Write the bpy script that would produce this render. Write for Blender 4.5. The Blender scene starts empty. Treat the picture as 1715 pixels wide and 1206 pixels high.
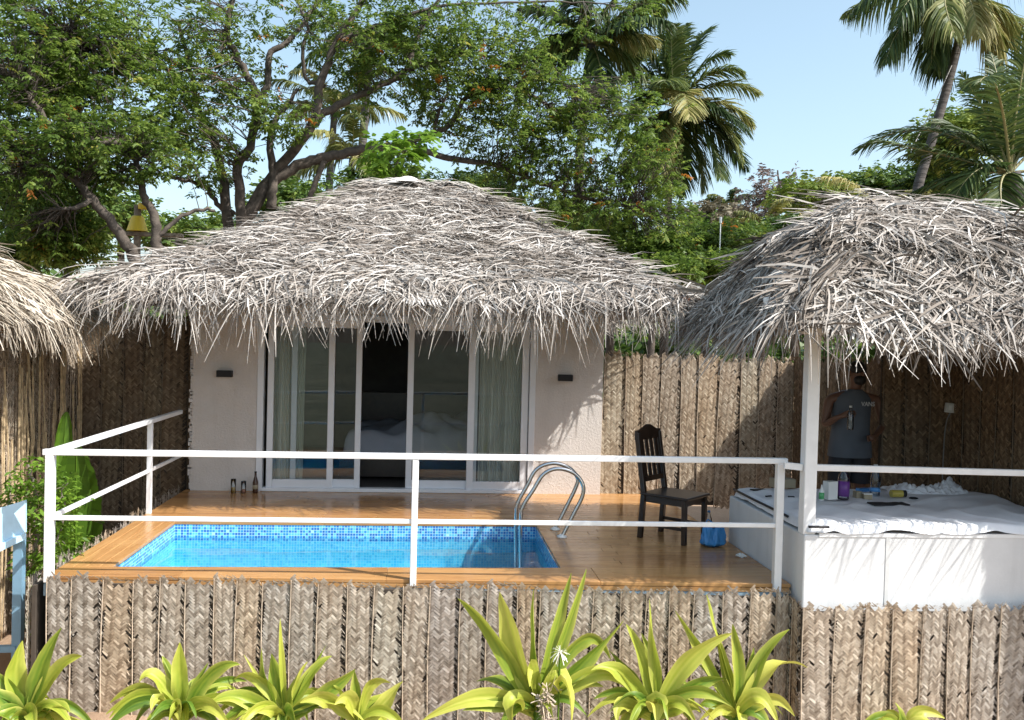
import bpy, math, random
import numpy as np
from mathutils import Vector, Matrix
C = bpy.context.scene.collection
rnd = random.Random(7)
R = np.random.RandomState(11)
rad = math.radians

# ---------------------------------------------------------------- camera
FP, CX, CY, HC, ROLL = 1500.0, 857.5, 603.0, 1.9, .026
_d = np.array([720 - CX, CY - 567, -FP]); _ey = _d / np.linalg.norm(_d)
_u = np.array([ROLL, 1, 0.]); _u[2] = -(_u[0]*_d[0] + _u[1]*_d[1]) / _d[2]
_ez = _u / np.linalg.norm(_u); _ex = np.cross(_ey, _ez)
CM = np.array([_ex, _ey, _ez])
def _ray(x, y): return CM @ np.array([x - CX, CY - y, -FP])
def atY(x, y, Y):                       # authoring helper: point of the place at depth Y
    r = _ray(x, y); return r * (Y / r[1]) + np.array([0, 0, HC])
def atZ(x, y, Z):
    r = _ray(x, y); return r * ((Z - HC) / r[2]) + np.array([0, 0, HC])
cam = bpy.data.objects.new('camera', bpy.data.cameras.new('camera')); C.objects.link(cam)
m4 = Matrix([list(CM[i]) + [0] for i in range(3)] + [[0, 0, 0, 1]]); m4.translation = (0, 0, HC)
cam.matrix_world = m4
cam.data.sensor_width = 36; cam.data.lens = FP / 1715 * 36; cam.data.clip_end = 2000; cam.data.clip_start = .05
bpy.context.scene.camera = cam

# ---------------------------------------------------------------- sky, sun, exposure
SUN = Vector((.80, -.45, 1.0)).normalized()
el = math.asin(SUN.z); az = math.atan2(SUN.x, SUN.y)
w = bpy.data.worlds.new('World'); bpy.context.scene.world = w; w.use_nodes = True
nt = w.node_tree; sk = nt.nodes.new('ShaderNodeTexSky'); sk.sky_type = 'NISHITA'; sk.sun_disc = False
sk.sun_elevation = el; sk.sun_rotation = az; sk.air_density = 1.0; sk.dust_density = 2.2; sk.ozone_density = 2.0
bg = nt.nodes['Background']; bg.inputs[1].default_value = .15
hs = nt.nodes.new('ShaderNodeHueSaturation'); hs.inputs['Hue'].default_value = .478; hs.inputs['Saturation'].default_value = .80; hs.inputs['Value'].default_value = .97
nt.links.new(sk.outputs[0], hs.inputs['Color']); nt.links.new(hs.outputs[0], bg.inputs[0])
sl = bpy.data.lights.new('sun', 'SUN'); sl.energy = 4.0; sl.angle = rad(.5); sl.color = (1, .965, .90)
so = bpy.data.objects.new('sun', sl); C.objects.link(so)
so.rotation_euler = SUN.to_track_quat('Z', 'Y').to_euler(); so.location = (20, -10, 30)
vs = bpy.context.scene.view_settings
vs.view_transform = 'Standard'; vs.look = 'None'; vs.gamma = 1; vs.exposure = .85; vs.use_curve_mapping = False
cy = bpy.context.scene.cycles
cy.max_bounces = 8; cy.transparent_max_bounces = 16; cy.caustics_reflective = False; cy.caustics_refractive = False

# ---------------------------------------------------------------- helpers
def tag(o, label=None, cat=None, group=None, kind=None):
    if label: o['label'] = label
    if cat: o['category'] = cat
    if group: o['group'] = group
    if kind: o['kind'] = kind
    return o
def empty(name, loc=(0, 0, 0), label=None, cat=None, group=None, rz=0):
    o = bpy.data.objects.new(name, None); C.objects.link(o); o.location = loc; o.rotation_euler = (0, 0, rz)
    o.empty_display_size = .1
    return tag(o, label, cat, group)
class MB:
    def __init__(s): s.V = []; s.Fc = []; s.T = []; s.E = []; s.n = 0
    def raw(s, v, f, tone=.5, edge=0.):
        v = np.asarray(v, float).reshape(-1, 3); k = len(v)
        s.V.append(v); s.Fc.append(np.asarray(f, int) + s.n if isinstance(f, np.ndarray) else [[i + s.n for i in q] for q in f])
        s.T.append(np.broadcast_to(np.asarray(tone, float), (k,)).copy()); s.E.append(np.broadcast_to(np.asarray(edge, float), (k,)).copy()); s.n += k
    def box(s, lo, hi, tone=.5, rot=None, org=None):
        x0, y0, z0 = lo; x1, y1, z1 = hi
        v = np.array([(x0,y0,z0),(x1,y0,z0),(x1,y1,z0),(x0,y1,z0),(x0,y0,z1),(x1,y0,z1),(x1,y1,z1),(x0,y1,z1)], float)
        if rot is not None: v = v @ np.array(rot).T + np.array(org if org is not None else (0, 0, 0))
        s.raw(v, [(0,3,2,1),(4,5,6,7),(0,1,5,4),(1,2,6,5),(2,3,7,6),(3,0,4,7)], tone)
    def beam(s, a, b, wx, wz, tone=.5, up=(0, 0, 1)):   # rectangular bar from a to b
        a = np.array(a, float); b = np.array(b, float); d = b - a; L = np.linalg.norm(d); d /= L
        up = np.array(up, float)
        if abs(d @ up) > .98: up = np.array([0, 1., 0])
        sx = np.cross(d, up); sx /= np.linalg.norm(sx); sz = np.cross(sx, d)
        q = []
        for e in (a, b):
            for i, j in ((-1,-1),(1,-1),(1,1),(-1,1)): q.append(e + sx*i*wx/2 + sz*j*wz/2)
        s.raw(q, [(0,1,2,3),(7,6,5,4),(0,4,5,1),(1,5,6,2),(2,6,7,3),(3,7,4,0)], tone)
    def tube(s, pts, r, n=8, tone=.5, cap=True):
        pts = np.asarray(pts, float); K = len(pts); r = np.broadcast_to(np.asarray(r, float), (K,))
        T = np.gradient(pts, axis=0); T /= np.linalg.norm(T, axis=1)[:, None] + 1e-9
        ref = np.array([0, 0, 1.]) if abs(T[0][2]) < .9 else np.array([1., 0, 0])
        a = np.cross(T[0], ref); a /= np.linalg.norm(a); v = []
        for k in range(K):
            a = a - T[k]*(a @ T[k]); a /= np.linalg.norm(a) + 1e-9; b = np.cross(T[k], a)
            for i in range(n):
                t = 2*math.pi*i/n; v.append(pts[k] + r[k]*(a*math.cos(t) + b*math.sin(t)))
        f = [(k*n+i, k*n+(i+1) % n, (k+1)*n+(i+1) % n, (k+1)*n+i) for k in range(K-1) for i in range(n)]
        if cap: f += [tuple(range(n))[::-1], tuple((K-1)*n+i for i in range(n))]
        s.raw(v, f, tone)
    def lathe(s, prof, c=(0, 0, 0), n=20, tone=.5, sx=1, sy=1):
        v = []
        for r, z in prof:
            for i in range(n):
                t = 2*math.pi*i/n; v.append((c[0]+r*math.cos(t)*sx, c[1]+r*math.sin(t)*sy, c[2]+z))
        K = len(prof)
        f = [(k*n+i, k*n+(i+1) % n, (k+1)*n+(i+1) % n, (k+1)*n+i) for k in range(K-1) for i in range(n)]
        f += [tuple(range(n))[::-1], tuple((K-1)*n+i for i in range(n))]
        s.raw(v, f, tone)
    def ribbons(s, P, W, tone, edge=None):     # P (N,K,3) centres, W (N,K,3) half widths
        N, K, _ = P.shape
        if N == 0: return
        v = np.stack([P - W, P + W], 2).reshape(-1, 3)
        b = (np.arange(N)*2*K)[:, None] + (np.arange(K-1)*2)[None]
        f = np.stack([b, b+1, b+3, b+2], -1).reshape(-1, 4)
        tone = np.asarray(tone, float)
        t = np.repeat(tone, 2*K) if tone.ndim == 1 else np.repeat(tone.reshape(-1), 2)
        s.raw(v, f, t, 0. if edge is None else np.repeat(np.asarray(edge).reshape(-1), 2))
    def build(s, name, m, parent=None, smooth=False, loc=None, rot=None):
        me = bpy.data.meshes.new(name)
        V = np.concatenate(s.V); me.vertices.add(len(V)); me.vertices.foreach_set('co', V.ravel())
        loops = []; tot = []
        for f in s.Fc:
            if isinstance(f, np.ndarray): loops.append(f.ravel()); tot.append(np.full(len(f), f.shape[1]))
            else:
                loops.append(np.array([i for q in f for i in q])); tot.append(np.array([len(q) for q in f]))
        loops = np.concatenate(loops); tot = np.concatenate(tot); st = np.concatenate([[0], np.cumsum(tot)[:-1]])
        me.loops.add(len(loops)); me.loops.foreach_set('vertex_index', loops.astype(np.int32))
        me.polygons.add(len(tot)); me.polygons.foreach_set('loop_start', st.astype(np.int32)); me.polygons.foreach_set('loop_total', tot.astype(np.int32))
        me.polygons.foreach_set('use_smooth', np.full(len(tot), bool(smooth)))
        for nm, dat in (('tone', s.T), ('edge', s.E)):
            a = me.attributes.new(nm, 'FLOAT', 'POINT'); a.data.foreach_set('value', np.concatenate(dat).astype(np.float32))
        me.update(calc_edges=True); me.validate()
        me.materials.append(m)
        o = bpy.data.objects.new(name, me); C.objects.link(o)
        if parent: o.parent = parent
        if loc is not None: o.location = loc
        if rot is not None: o.rotation_euler = rot
        return o
def bevel(o, wd=.008, seg=2):
    md = o.modifiers.new('bevel', 'BEVEL'); md.width = wd; md.segments = seg; md.limit_method = 'ANGLE'; return o
def copy_to(o, parent, loc=None, rot=None, scale=None):
    c = o.copy(); C.objects.link(c); c.parent = parent
    if loc is not None: c.location = loc
    if rot is not None: c.rotation_euler = rot
    if scale is not None: c.scale = scale
    return c

# ---------------------------------------------------------------- materials
class NT:
    def __init__(s, name):
        s.m = bpy.data.materials.new(name); s.m.use_nodes = True; s.t = s.m.node_tree
        s.b = s.t.nodes['Principled BSDF']; s.out = s.t.nodes['Material Output']
    def n(s, typ, **k):
        x = s.t.nodes.new('ShaderNode' + typ)
        for a, v in k.items():
            if a.startswith('i_'):
                key = a[2:]; x.inputs[int(key) if key.isdigit() else key].default_value = v
            else: setattr(x, a, v)
        return x
    def l(s, a, b): s.t.links.new(a, b)
    def coord(s, obj=True, scale=(1, 1, 1)):
        tc = s.n('TexCoord'); mp = s.n('Mapping'); mp.inputs['Scale'].default_value = scale
        s.l(tc.outputs['Object' if obj else 'Generated'], mp.inputs[0]); return mp.outputs[0]
    def noise(s, vec, sc, det=4, rough=.55):
        x = s.n('TexNoise'); x.inputs['Scale'].default_value = sc; x.inputs['Detail'].default_value = det; x.inputs['Roughness'].default_value = rough
        s.l(vec, x.inputs['Vector']); return x.outputs['Fac']
    def ramp(s, fac, stops):
        r = s.n('ValToRGB'); e = r.color_ramp.elements
        while len(e) < len(stops): e.new(.5)
        for i, (p, c) in enumerate(stops): e[i].position = p; e[i].color = (*c, 1)
        s.l(fac, r.inputs[0]); return r.outputs[0]
    def mix(s, fac, a, b, bt='MIX'):
        x = s.n('Mix', data_type='RGBA', blend_type=bt)
        if isinstance(fac, (int, float)): x.inputs[0].default_value = fac
        else: s.l(fac, x.inputs[0])
        for i, v in ((6, a), (7, b)):
            if isinstance(v, tuple): x.inputs[i].default_value = (*v, 1)
            else: s.l(v, x.inputs[i])
        return x.outputs[2]
    def attr(s, nm): return s.n('Attribute', attribute_name=nm).outputs['Fac']
    def math(s, op, a, b=None):
        x = s.n('Math', operation=op)
        for i, v in ((0, a), (1, b)):
            if v is None: continue
            if isinstance(v, (int, float)): x.inputs[i].default_value = v
            else: s.l(v, x.inputs[i])
        return x.outputs[0]
    def bump(s, h, st, dist=.01):
        x = s.n('Bump'); x.inputs['Strength'].default_value = st; x.inputs['Distance'].default_value = dist
        s.l(h, x.inputs['Height']); s.l(x.outputs[0], s.b.inputs['Normal'])
    def col(s, c):
        if isinstance(c, tuple): s.b.inputs['Base Color'].default_value = (*c, 1)
        else: s.l(c, s.b.inputs['Base Color'])
    def rough(s, r): s.b.inputs['Roughness'].default_value = r; return s
def plain(name, c, rough=.5, metal=0., var=.12, sc=6., bump=0., bsc=40.):
    g = NT(name); v = g.coord()
    f = g.noise(v, sc); lo = tuple(x*(1-var) for x in c); hi = tuple(min(1, x*(1+var)) for x in c)
    g.col(g.ramp(f, [(.3, lo), (.7, hi)])); g.rough(rough); g.b.inputs['Metallic'].default_value = metal
    if bump: g.bump(g.noise(v, bsc), bump)
    return g.m
def leafmat(name, stops, rough=.45, transl=.35, spec=.4, edgecol=None):
    g = NT(name); c = g.ramp(g.attr('tone'), stops)
    if edgecol: c = g.mix(g.attr('edge'), c, edgecol)
    g.col(c); g.rough(rough); g.b.inputs['Specular IOR Level'].default_value = spec
    tr = g.n('BsdfTranslucent'); g.l(c, tr.inputs[0]); mx = g.n('MixShader'); mx.inputs[0].default_value = transl
    g.l(g.b.outputs[0], mx.inputs[1]); g.l(tr.outputs[0], mx.inputs[2]); g.l(mx.outputs[0], g.out.inputs[0])
    return g.m
def fibre(name, stops, rough=.75, grain=(1, 1, 1), gs=60, objvar=None):
    g = NT(name); c = g.ramp(g.attr('tone'), stops)
    v = g.coord(scale=grain); nz = g.noise(v, gs, 3)
    c = g.mix(g.math('MULTIPLY', nz, .38), c, (.12, .09, .06))
    if objvar:
        oi = g.n('ObjectInfo'); t = g.ramp(oi.outputs['Random'], objvar)
        va = g.n('VectorMath', operation='ADD'); g.l(g.coord(scale=(3, 3, 1.2)), va.inputs[0]); sc_ = g.math('MULTIPLY', oi.outputs['Random'], 37.); g.l(sc_, va.inputs[1]); wn = g.ramp(g.noise(va.outputs[0], 1.7, 4, .6), [(.38, (0, 0, 0)), (.68, (.45, .45, .45))]); c = g.mix(wn, c, g.mix(1.0, c, (.84, .72, .60), 'MULTIPLY')); c = g.mix(1.0, c, t, 'MULTIPLY')
    g.col(c); g.rough(rough); g.b.inputs['Specular IOR Level'].default_value = .25
    return g.m
M = {}
M['thatch'] = fibre('thatch', [(0, (.085, .07, .06)), (.3, (.25, .215, .185)), (.65, (.46, .425, .39)), (1, (.68, .645, .605))], .7, gs=30)
M['thatch_warm'] = fibre('thatch_warm', [(0, (.12, .095, .07)), (.35, (.34, .285, .22)), (.7, (.52, .455, .37)), (1, (.70, .64, .54))], .7, gs=30)
M['thatch_base'] = plain('thatch_base', (.17, .145, .125), .9, var=.5, sc=14, bump=.6)
WOBJ = [(0, (.80, .78, .80)), (.25, (1.0, .93, .84)), (.45, (.86, .86, .86)), (.65, (1.05, .95, .82)), (.8, (.95, .82, .68)), (1, (.98, 1.0, .96))]
M['weave'] = fibre('weave', [(0, (.20, .17, .142)), (.4, (.37, .33, .285)), (.8, (.55, .51, .455)), (1, (.67, .63, .575))], .55, gs=90, objvar=WOBJ)
M['weave_warm'] = fibre('weave_warm', [(0, (.19, .15, .115)), (.4, (.35, .29, .225)), (.8, (.52, .455, .375)), (1, (.65, .59, .50))], .55, gs=90, objvar=WOBJ)
M['weave_shade_tone'] = fibre('weave_shade_tone', [(0, (.07, .05, .032)), (.4, (.15, .11, .075)), (.8, (.24, .185, .13)), (1, (.34, .27, .19))], .6, gs=90, objvar=WOBJ)  # darker copy of the weave, shade of the sheltered walls put into its colour
M['rib'] = plain('rib', (.46, .37, .28), .6, var=.3, sc=20)
M['rib_shade_tone'] = plain('rib_shade_tone', (.16, .12, .08), .7, var=.3, sc=20)  # rib colour darkened to match the panels with shade in their colour
M['backing'] = plain('backing', (.065, .05, .038), .95, var=.3)
M['white'] = plain('white_paint', (.80, .81, .82), .35, var=.05, sc=9)
M['plinth'] = None
def g_plaster(name, c, b=.5):
    g = NT(name); v = g.coord(); f = g.noise(v, 2.2, 5); f2 = g.noise(v, 38, 4, .7)
    k = g.ramp(f, [(.3, tuple(x*.9 for x in c)), (.7, tuple(x*1.05 for x in c))])
    st = g.ramp(g.noise(g.coord(scale=(5, 5, .5)), 1.3, 5, .65), [(.52, (0, 0, 0)), (.75, (.35, .35, .35))]); k = g.mix(st, k, tuple(x*.72 for x in c))
    g.col(g.mix(g.math('MULTIPLY', f2, .22), k, tuple(x*.62 for x in c))); g.rough(.85); g.bump(f2, b, .012); return g.m
M['plaster'] = g_plaster('plaster', (.70, .65, .61), .7)
M['plinth'] = g_plaster('plinth_paint', (.74, .75, .755), .12)
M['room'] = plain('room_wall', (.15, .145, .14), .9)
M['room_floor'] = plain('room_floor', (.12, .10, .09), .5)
M['upvc'] = plain('upvc', (.77, .79, .83), .3, var=.03)
M['black'] = plain('black_metal', (.012, .012, .014), .7)
M['steel'] = plain('steel', (.56, .57, .58), .22, 1.0, var=.04)
M['flange'] = plain('white_flange', (.8, .8, .78), .4)
M['dark_wood'] = plain('dark_wood', (.022, .013, .009), .35, var=.4, sc=12)
M['blue_beam'] = plain('blue_beam', (.30, .42, .50), .5)
M['blue_paint'] = plain('blue_paint', (.42, .62, .76), .5, var=.12)
M['blue_dark'] = plain('blue_dark', (.20, .36, .50), .5, var=.12)
M['bark'] = plain('bark', (.085, .068, .055), .9, var=.5, sc=9, bump=.8)
M['bark_pale'] = plain('bark_pale', (.19, .16, .13), .9, var=.5, sc=9, bump=.8)
M['linen'] = plain('linen', (.80, .81, .84), .8, var=.05, sc=5, bump=.15, bsc=15)
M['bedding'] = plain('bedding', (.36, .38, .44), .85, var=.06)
M['trim_black'] = plain('trim_black', (.02, .02, .025), .6)
M['yellow'] = plain('yellow_paint', (.72, .52, .04), .45, var=.1)
M['tile_red'] = plain('terracotta', (.42, .17, .10), .8, var=.25)
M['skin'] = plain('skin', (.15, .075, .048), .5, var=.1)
M['hair'] = plain('hair', (.012, .01, .009), .6)
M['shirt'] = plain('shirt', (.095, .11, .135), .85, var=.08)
M['shorts'] = plain('shorts', (.02, .021, .028), .85)
M['print'] = plain('print_white', (.55, .56, .58), .7)
M['cable'] = plain('cable_grey', (.22, .21, .2), .6)
M['socket'] = plain('socket_white', (.6, .6, .56), .5)
def g_ground():
    g = NT('sandy_soil'); v = g.coord(); a = g.noise(v, .9, 6); b = g.noise(v, 14, 5, .7)
    c = g.ramp(a, [(.3, (.30, .19, .12)), (.7, (.44, .31, .21))]); g.col(g.mix(g.math('MULTIPLY', b, .5), c, (.17, .11, .07)))
    sp = g.n('SeparateXYZ'); g.l(v, sp.inputs[0]); yy = g.math('ADD', sp.outputs[1], g.math('MULTIPLY', a, 6.)); near = g.ramp(g.math('DIVIDE', yy, 10.), [(.15, (0, 0, 0)), (.45, (1, 1, 1))]); far = g.ramp(g.math('DIVIDE', yy, 60.), [(.45, (0, 0, 0)), (.6, (1, 1, 1))])
    grass = g.ramp(g.noise(v, .35, 6), [(.35, (.06, .07, .04)), (.65, (.12, .12, .075))])
    sand = g.mix(g.math('MULTIPLY', b, .5), c, (.17, .11, .07)); c2 = g.mix(near, grass, sand); g.col(g.mix(far, c2, grass))
    g.rough(.95); g.bump(b, .7, .03); return g.m
M['ground'] = g_ground()
def g_wood(along):
    g = NT('deck_wood_' + along); sc = (1.2, 14, 14) if along == 'x' else (14, 1.2, 14)
    v = g.coord(scale=sc); n1 = g.noise(v, 2.2, 6, .62); v2 = g.coord(); n2 = g.noise(v2, 1.1, 3)
    t = g.attr('tone'); k = g.math('ADD', g.math('MULTIPLY', n1, .5), g.math('MULTIPLY', t, .17))
    c = g.ramp(k, [(.2, (.31, .145, .055)), (.36, (.50, .265, .10)), (.52, (.62, .37, .155))])
    kn = g.n('TexVoronoi'); kn.inputs['Scale'].default_value = 1.6
    vv = g.coord(scale=(1, 2.4, 1) if along == 'x' else (2.4, 1, 1)); g.l(vv, kn.inputs['Vector'])
    knm = g.ramp(kn.outputs['Distance'], [(.0, (1, 1, 1)), (.06, (0, 0, 0))])
    c = g.mix(knm, c, (.13, .05, .02)); c = g.mix(g.math('MULTIPLY', n2, .35), c, (.30, .16, .07))
    g.col(c); rr = g.ramp(n2, [(.35, (.12,)*3), (.7, (.36,)*3)]); g.l(rr, g.b.inputs['Roughness']); g.bump(n1, .12, .004); return g.m
M['wood_x'] = g_wood('x'); M['wood_y'] = g_wood('y')
def g_tile():
    g = NT('pool_mosaic'); tc = g.n('TexCoord'); sp = g.n('SeparateXYZ'); g.l(tc.outputs['Object'], sp.inputs[0])
    def cell(o):
        k = g.math('DIVIDE', o, .028); return g.math('FLOOR', k), g.math('FRACT', k)
    cs = [cell(sp.outputs[i]) for i in range(3)]
    cv = g.n('CombineXYZ'); [g.l(cs[i][0], cv.inputs[i]) for i in range(3)]
    wn = g.n('TexWhiteNoise', noise_dimensions='3D'); g.l(cv.outputs[0], wn.inputs['Vector'])
    band = g.ramp(wn.outputs['Value'], [(0, (.03, .16, .48)), (.3, (.04, .24, .60)), (.31, (.14, .54, .80)), (.62, (.42, .74, .86)), (.63, (.03, .27, .62)), (1, (.20, .60, .80))])
    band.node.color_ramp.interpolation = 'CONSTANT'
    low = g.ramp(wn.outputs['Value'], [(0, (.09, .54, .79)), (1, (.26, .74, .90))])
    isb = g.math('GREATER_THAN', sp.outputs[2], 1.2-.19)
    c = g.mix(isb, low, band)
    # grout on the two in-plane axes (normal picks them)
    ge = g.n('NewGeometry'); sn = g.n('SeparateXYZ'); g.l(ge.outputs['Normal'], sn.inputs[0])
    gr = None
    for i in range(3):
        d = g.math('ABSOLUTE', g.math('SUBTRACT', cs[i][1], .5)); line = g.math('GREATER_THAN', d, .425)
        flat = g.math('LESS_THAN', g.math('ABSOLUTE', sn.outputs[i]), .5); q = g.math('MULTIPLY', line, flat)
        gr = q if gr is None else g.math('MAXIMUM', gr, q)
    c = g.mix(gr, c, (.50, .74, .82)); g.col(c); g.rough(.2); return g.m
M['mosaic'] = g_tile()
def g_glass(name, tint, refl=1.0, ior=1.5, bump=0., rough=.0):
    g = NT(name); g.t.nodes.remove(g.b)
    tr = g.n('BsdfTransparent'); tr.inputs[0].default_value = (*tint, 1); gl = g.n('BsdfGlossy'); gl.inputs['Roughness'].default_value = rough
    fr = g.n('Fresnel'); fr.inputs[0].default_value = ior
    mx = g.n('MixShader'); g.l(g.math('MULTIPLY', fr.outputs[0], refl), mx.inputs[0]); g.l(tr.outputs[0], mx.inputs[1]); g.l(gl.outputs[0], mx.inputs[2])
    if bump:
        v = g.coord(scale=(1, 1.6, 1)); h = g.noise(v, 3.5, 3); bp = g.n('Bump'); bp.inputs['Strength'].default_value = bump; bp.inputs['Distance'].default_value = .03
        g.l(h, bp.inputs['Height']); g.l(bp.outputs[0], gl.inputs['Normal']); g.l(bp.outputs[0], fr.inputs['Normal'])
    g.l(mx.outputs[0], g.out.inputs[0]); return g.m
M['glass'] = g_glass('window_glass', (.95, .965, .96), 1.1)
M['water'] = g_glass('pool_water', (.66, .90, .98), 1.0, 1.33, .06)
M['clear'] = g_glass('clear_plastic', (.88, .92, .94), 2.0, 1.45, 0, .05)
def plastic(name, c, rough=.3, tr=0.): 
    m = plain(name, c, rough, var=.04); m.node_tree.nodes['Principled BSDF'].inputs['Transmission Weight'].default_value = tr; return m
M['purple'] = plastic('purple_label', (.16, .05, .26)); M['green'] = plastic('green_label', (.10, .42, .16)); M['blue_label'] = plastic('blue_label', (.08, .28, .62))
M['white_pl'] = plastic('white_plastic', (.78, .78, .76)); M['brown_glass'] = plastic('brown_glass', (.06, .022, .01), .1)
M['amber'] = plastic('amber_candle', (.42, .25, .06), .3); M['grey_box'] = plastic('grey_carton', (.36, .37, .36), .6); M['kraft'] = plastic('kraft_carton', (.34, .29, .2), .7)
M['bag'] = plastic('blue_bag', (.05, .26, .60), .25); M['yellow_pl'] = plastic('yellow_jar', (.42, .34, .06), .4)
M['curtain'] = leafmat('curtain', [(0, (.74, .73, .64)), (1, (.92, .91, .83))], .9, .25, .1)
G1 = [(0, (.025, .055, .012)), (.3, (.075, .135, .024)), (.65, (.16, .24, .04)), (.93, (.29, .36, .07)), (.97, (.45, .20, .03)), (1, (.50, .17, .04))]
M['leaf_rain'] = leafmat('leaf_rain', G1, .5, .5)
M['leaf_bush'] = leafmat('leaf_bush', [(0, (.03, .06, .012)), (.5, (.10, .17, .03)), (1, (.27, .33, .06))], .5, .3)
M['leaf_bright'] = leafmat('leaf_bright', [(0, (.07, .16, .015)), (1, (.26, .42, .05))], .45, .45)
M['leaf_purple'] = leafmat('leaf_purple', [(0, (.10, .08, .08)), (1, (.30, .24, .22))], .6, .2)
M['leaf_dry'] = leafmat('leaf_dry', [(0, (.09, .08, .05)), (1, (.26, .22, .14))], .6, .2)
M['palm_leaf'] = leafmat('palm_leaf', [(0, (.014, .032, .010)), (.4, (.055, .095, .024)), (.8, (.17, .20, .05)), (1, (.40, .36, .14))], .5, .3, .3)
M['palm_yellow'] = leafmat('palm_yellow', [(0, (.07, .09, .02)), (.5, (.20, .21, .05)), (1, (.45, .40, .15))], .35, .3, .5)
M['palm_rib'] = plain('palm_rib', (.30, .27, .12), .5)
M['crinum'] = leafmat('crinum', [(0, (.04, .11, .015)), (.4, (.14, .25, .025)), (.75, (.38, .44, .05)), (1, (.60, .60, .12))], .42, .35, .35, edgecol=(.62, .60, .14))
M['banana'] = leafmat('banana_leaf', [(0, (.05, .12, .015)), (1, (.16, .30, .03))], .35, .4)
M['palm_trunk'] = None
def g_trunk():
    g = NT('palm_trunk'); v = g.coord(scale=(1, 1, 9)); n = g.noise(v, 1.6, 4); g.col(g.ramp(n, [(.3, (.05, .043, .04)), (.7, (.13, .115, .105))])); g.rough(.9); g.bump(n, .7, .05); return g.m
M['palm_trunk'] = g_trunk()

# ================================================================= ground
def ground():
    mb = MB(); xs = np.concatenate([np.linspace(-600, -12, 10), np.linspace(-10, 12, 60), np.linspace(14, 600, 10)])
    ys = np.concatenate([np.linspace(-400, -4, 8), np.linspace(-2, 20, 60), np.linspace(24, 1400, 14)])
    X, Y = np.meshgrid(xs, ys); Z = -1.27 + .05*np.sin(X*1.7+Y*.9) + .04*np.sin(X*3.1-Y*2.3) + .22*np.exp(-((Y-7.2)/.35)**2)*((X > -2.9) & (X < 7))
    Z = np.where((np.abs(X) > 13) | (Y > 22), -1.35, Z)
    # banked sand left of the deck
    Z += .45*np.exp(-((X+3.35)/.45)**2 - ((Y-8.6)/.9)**2)
    nx = len(xs); ny = len(ys); i = np.arange(ny-1)[:, None]*nx + np.arange(nx-1)[None]
    mb.raw(np.stack([X, Y, Z], -1).reshape(-1, 3), np.stack([i, i+1, i+nx+1, i+nx], -1).reshape(-1, 4))
    tag(mb.build('ground', M['ground'], smooth=True), kind='structure')
ground()

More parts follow.
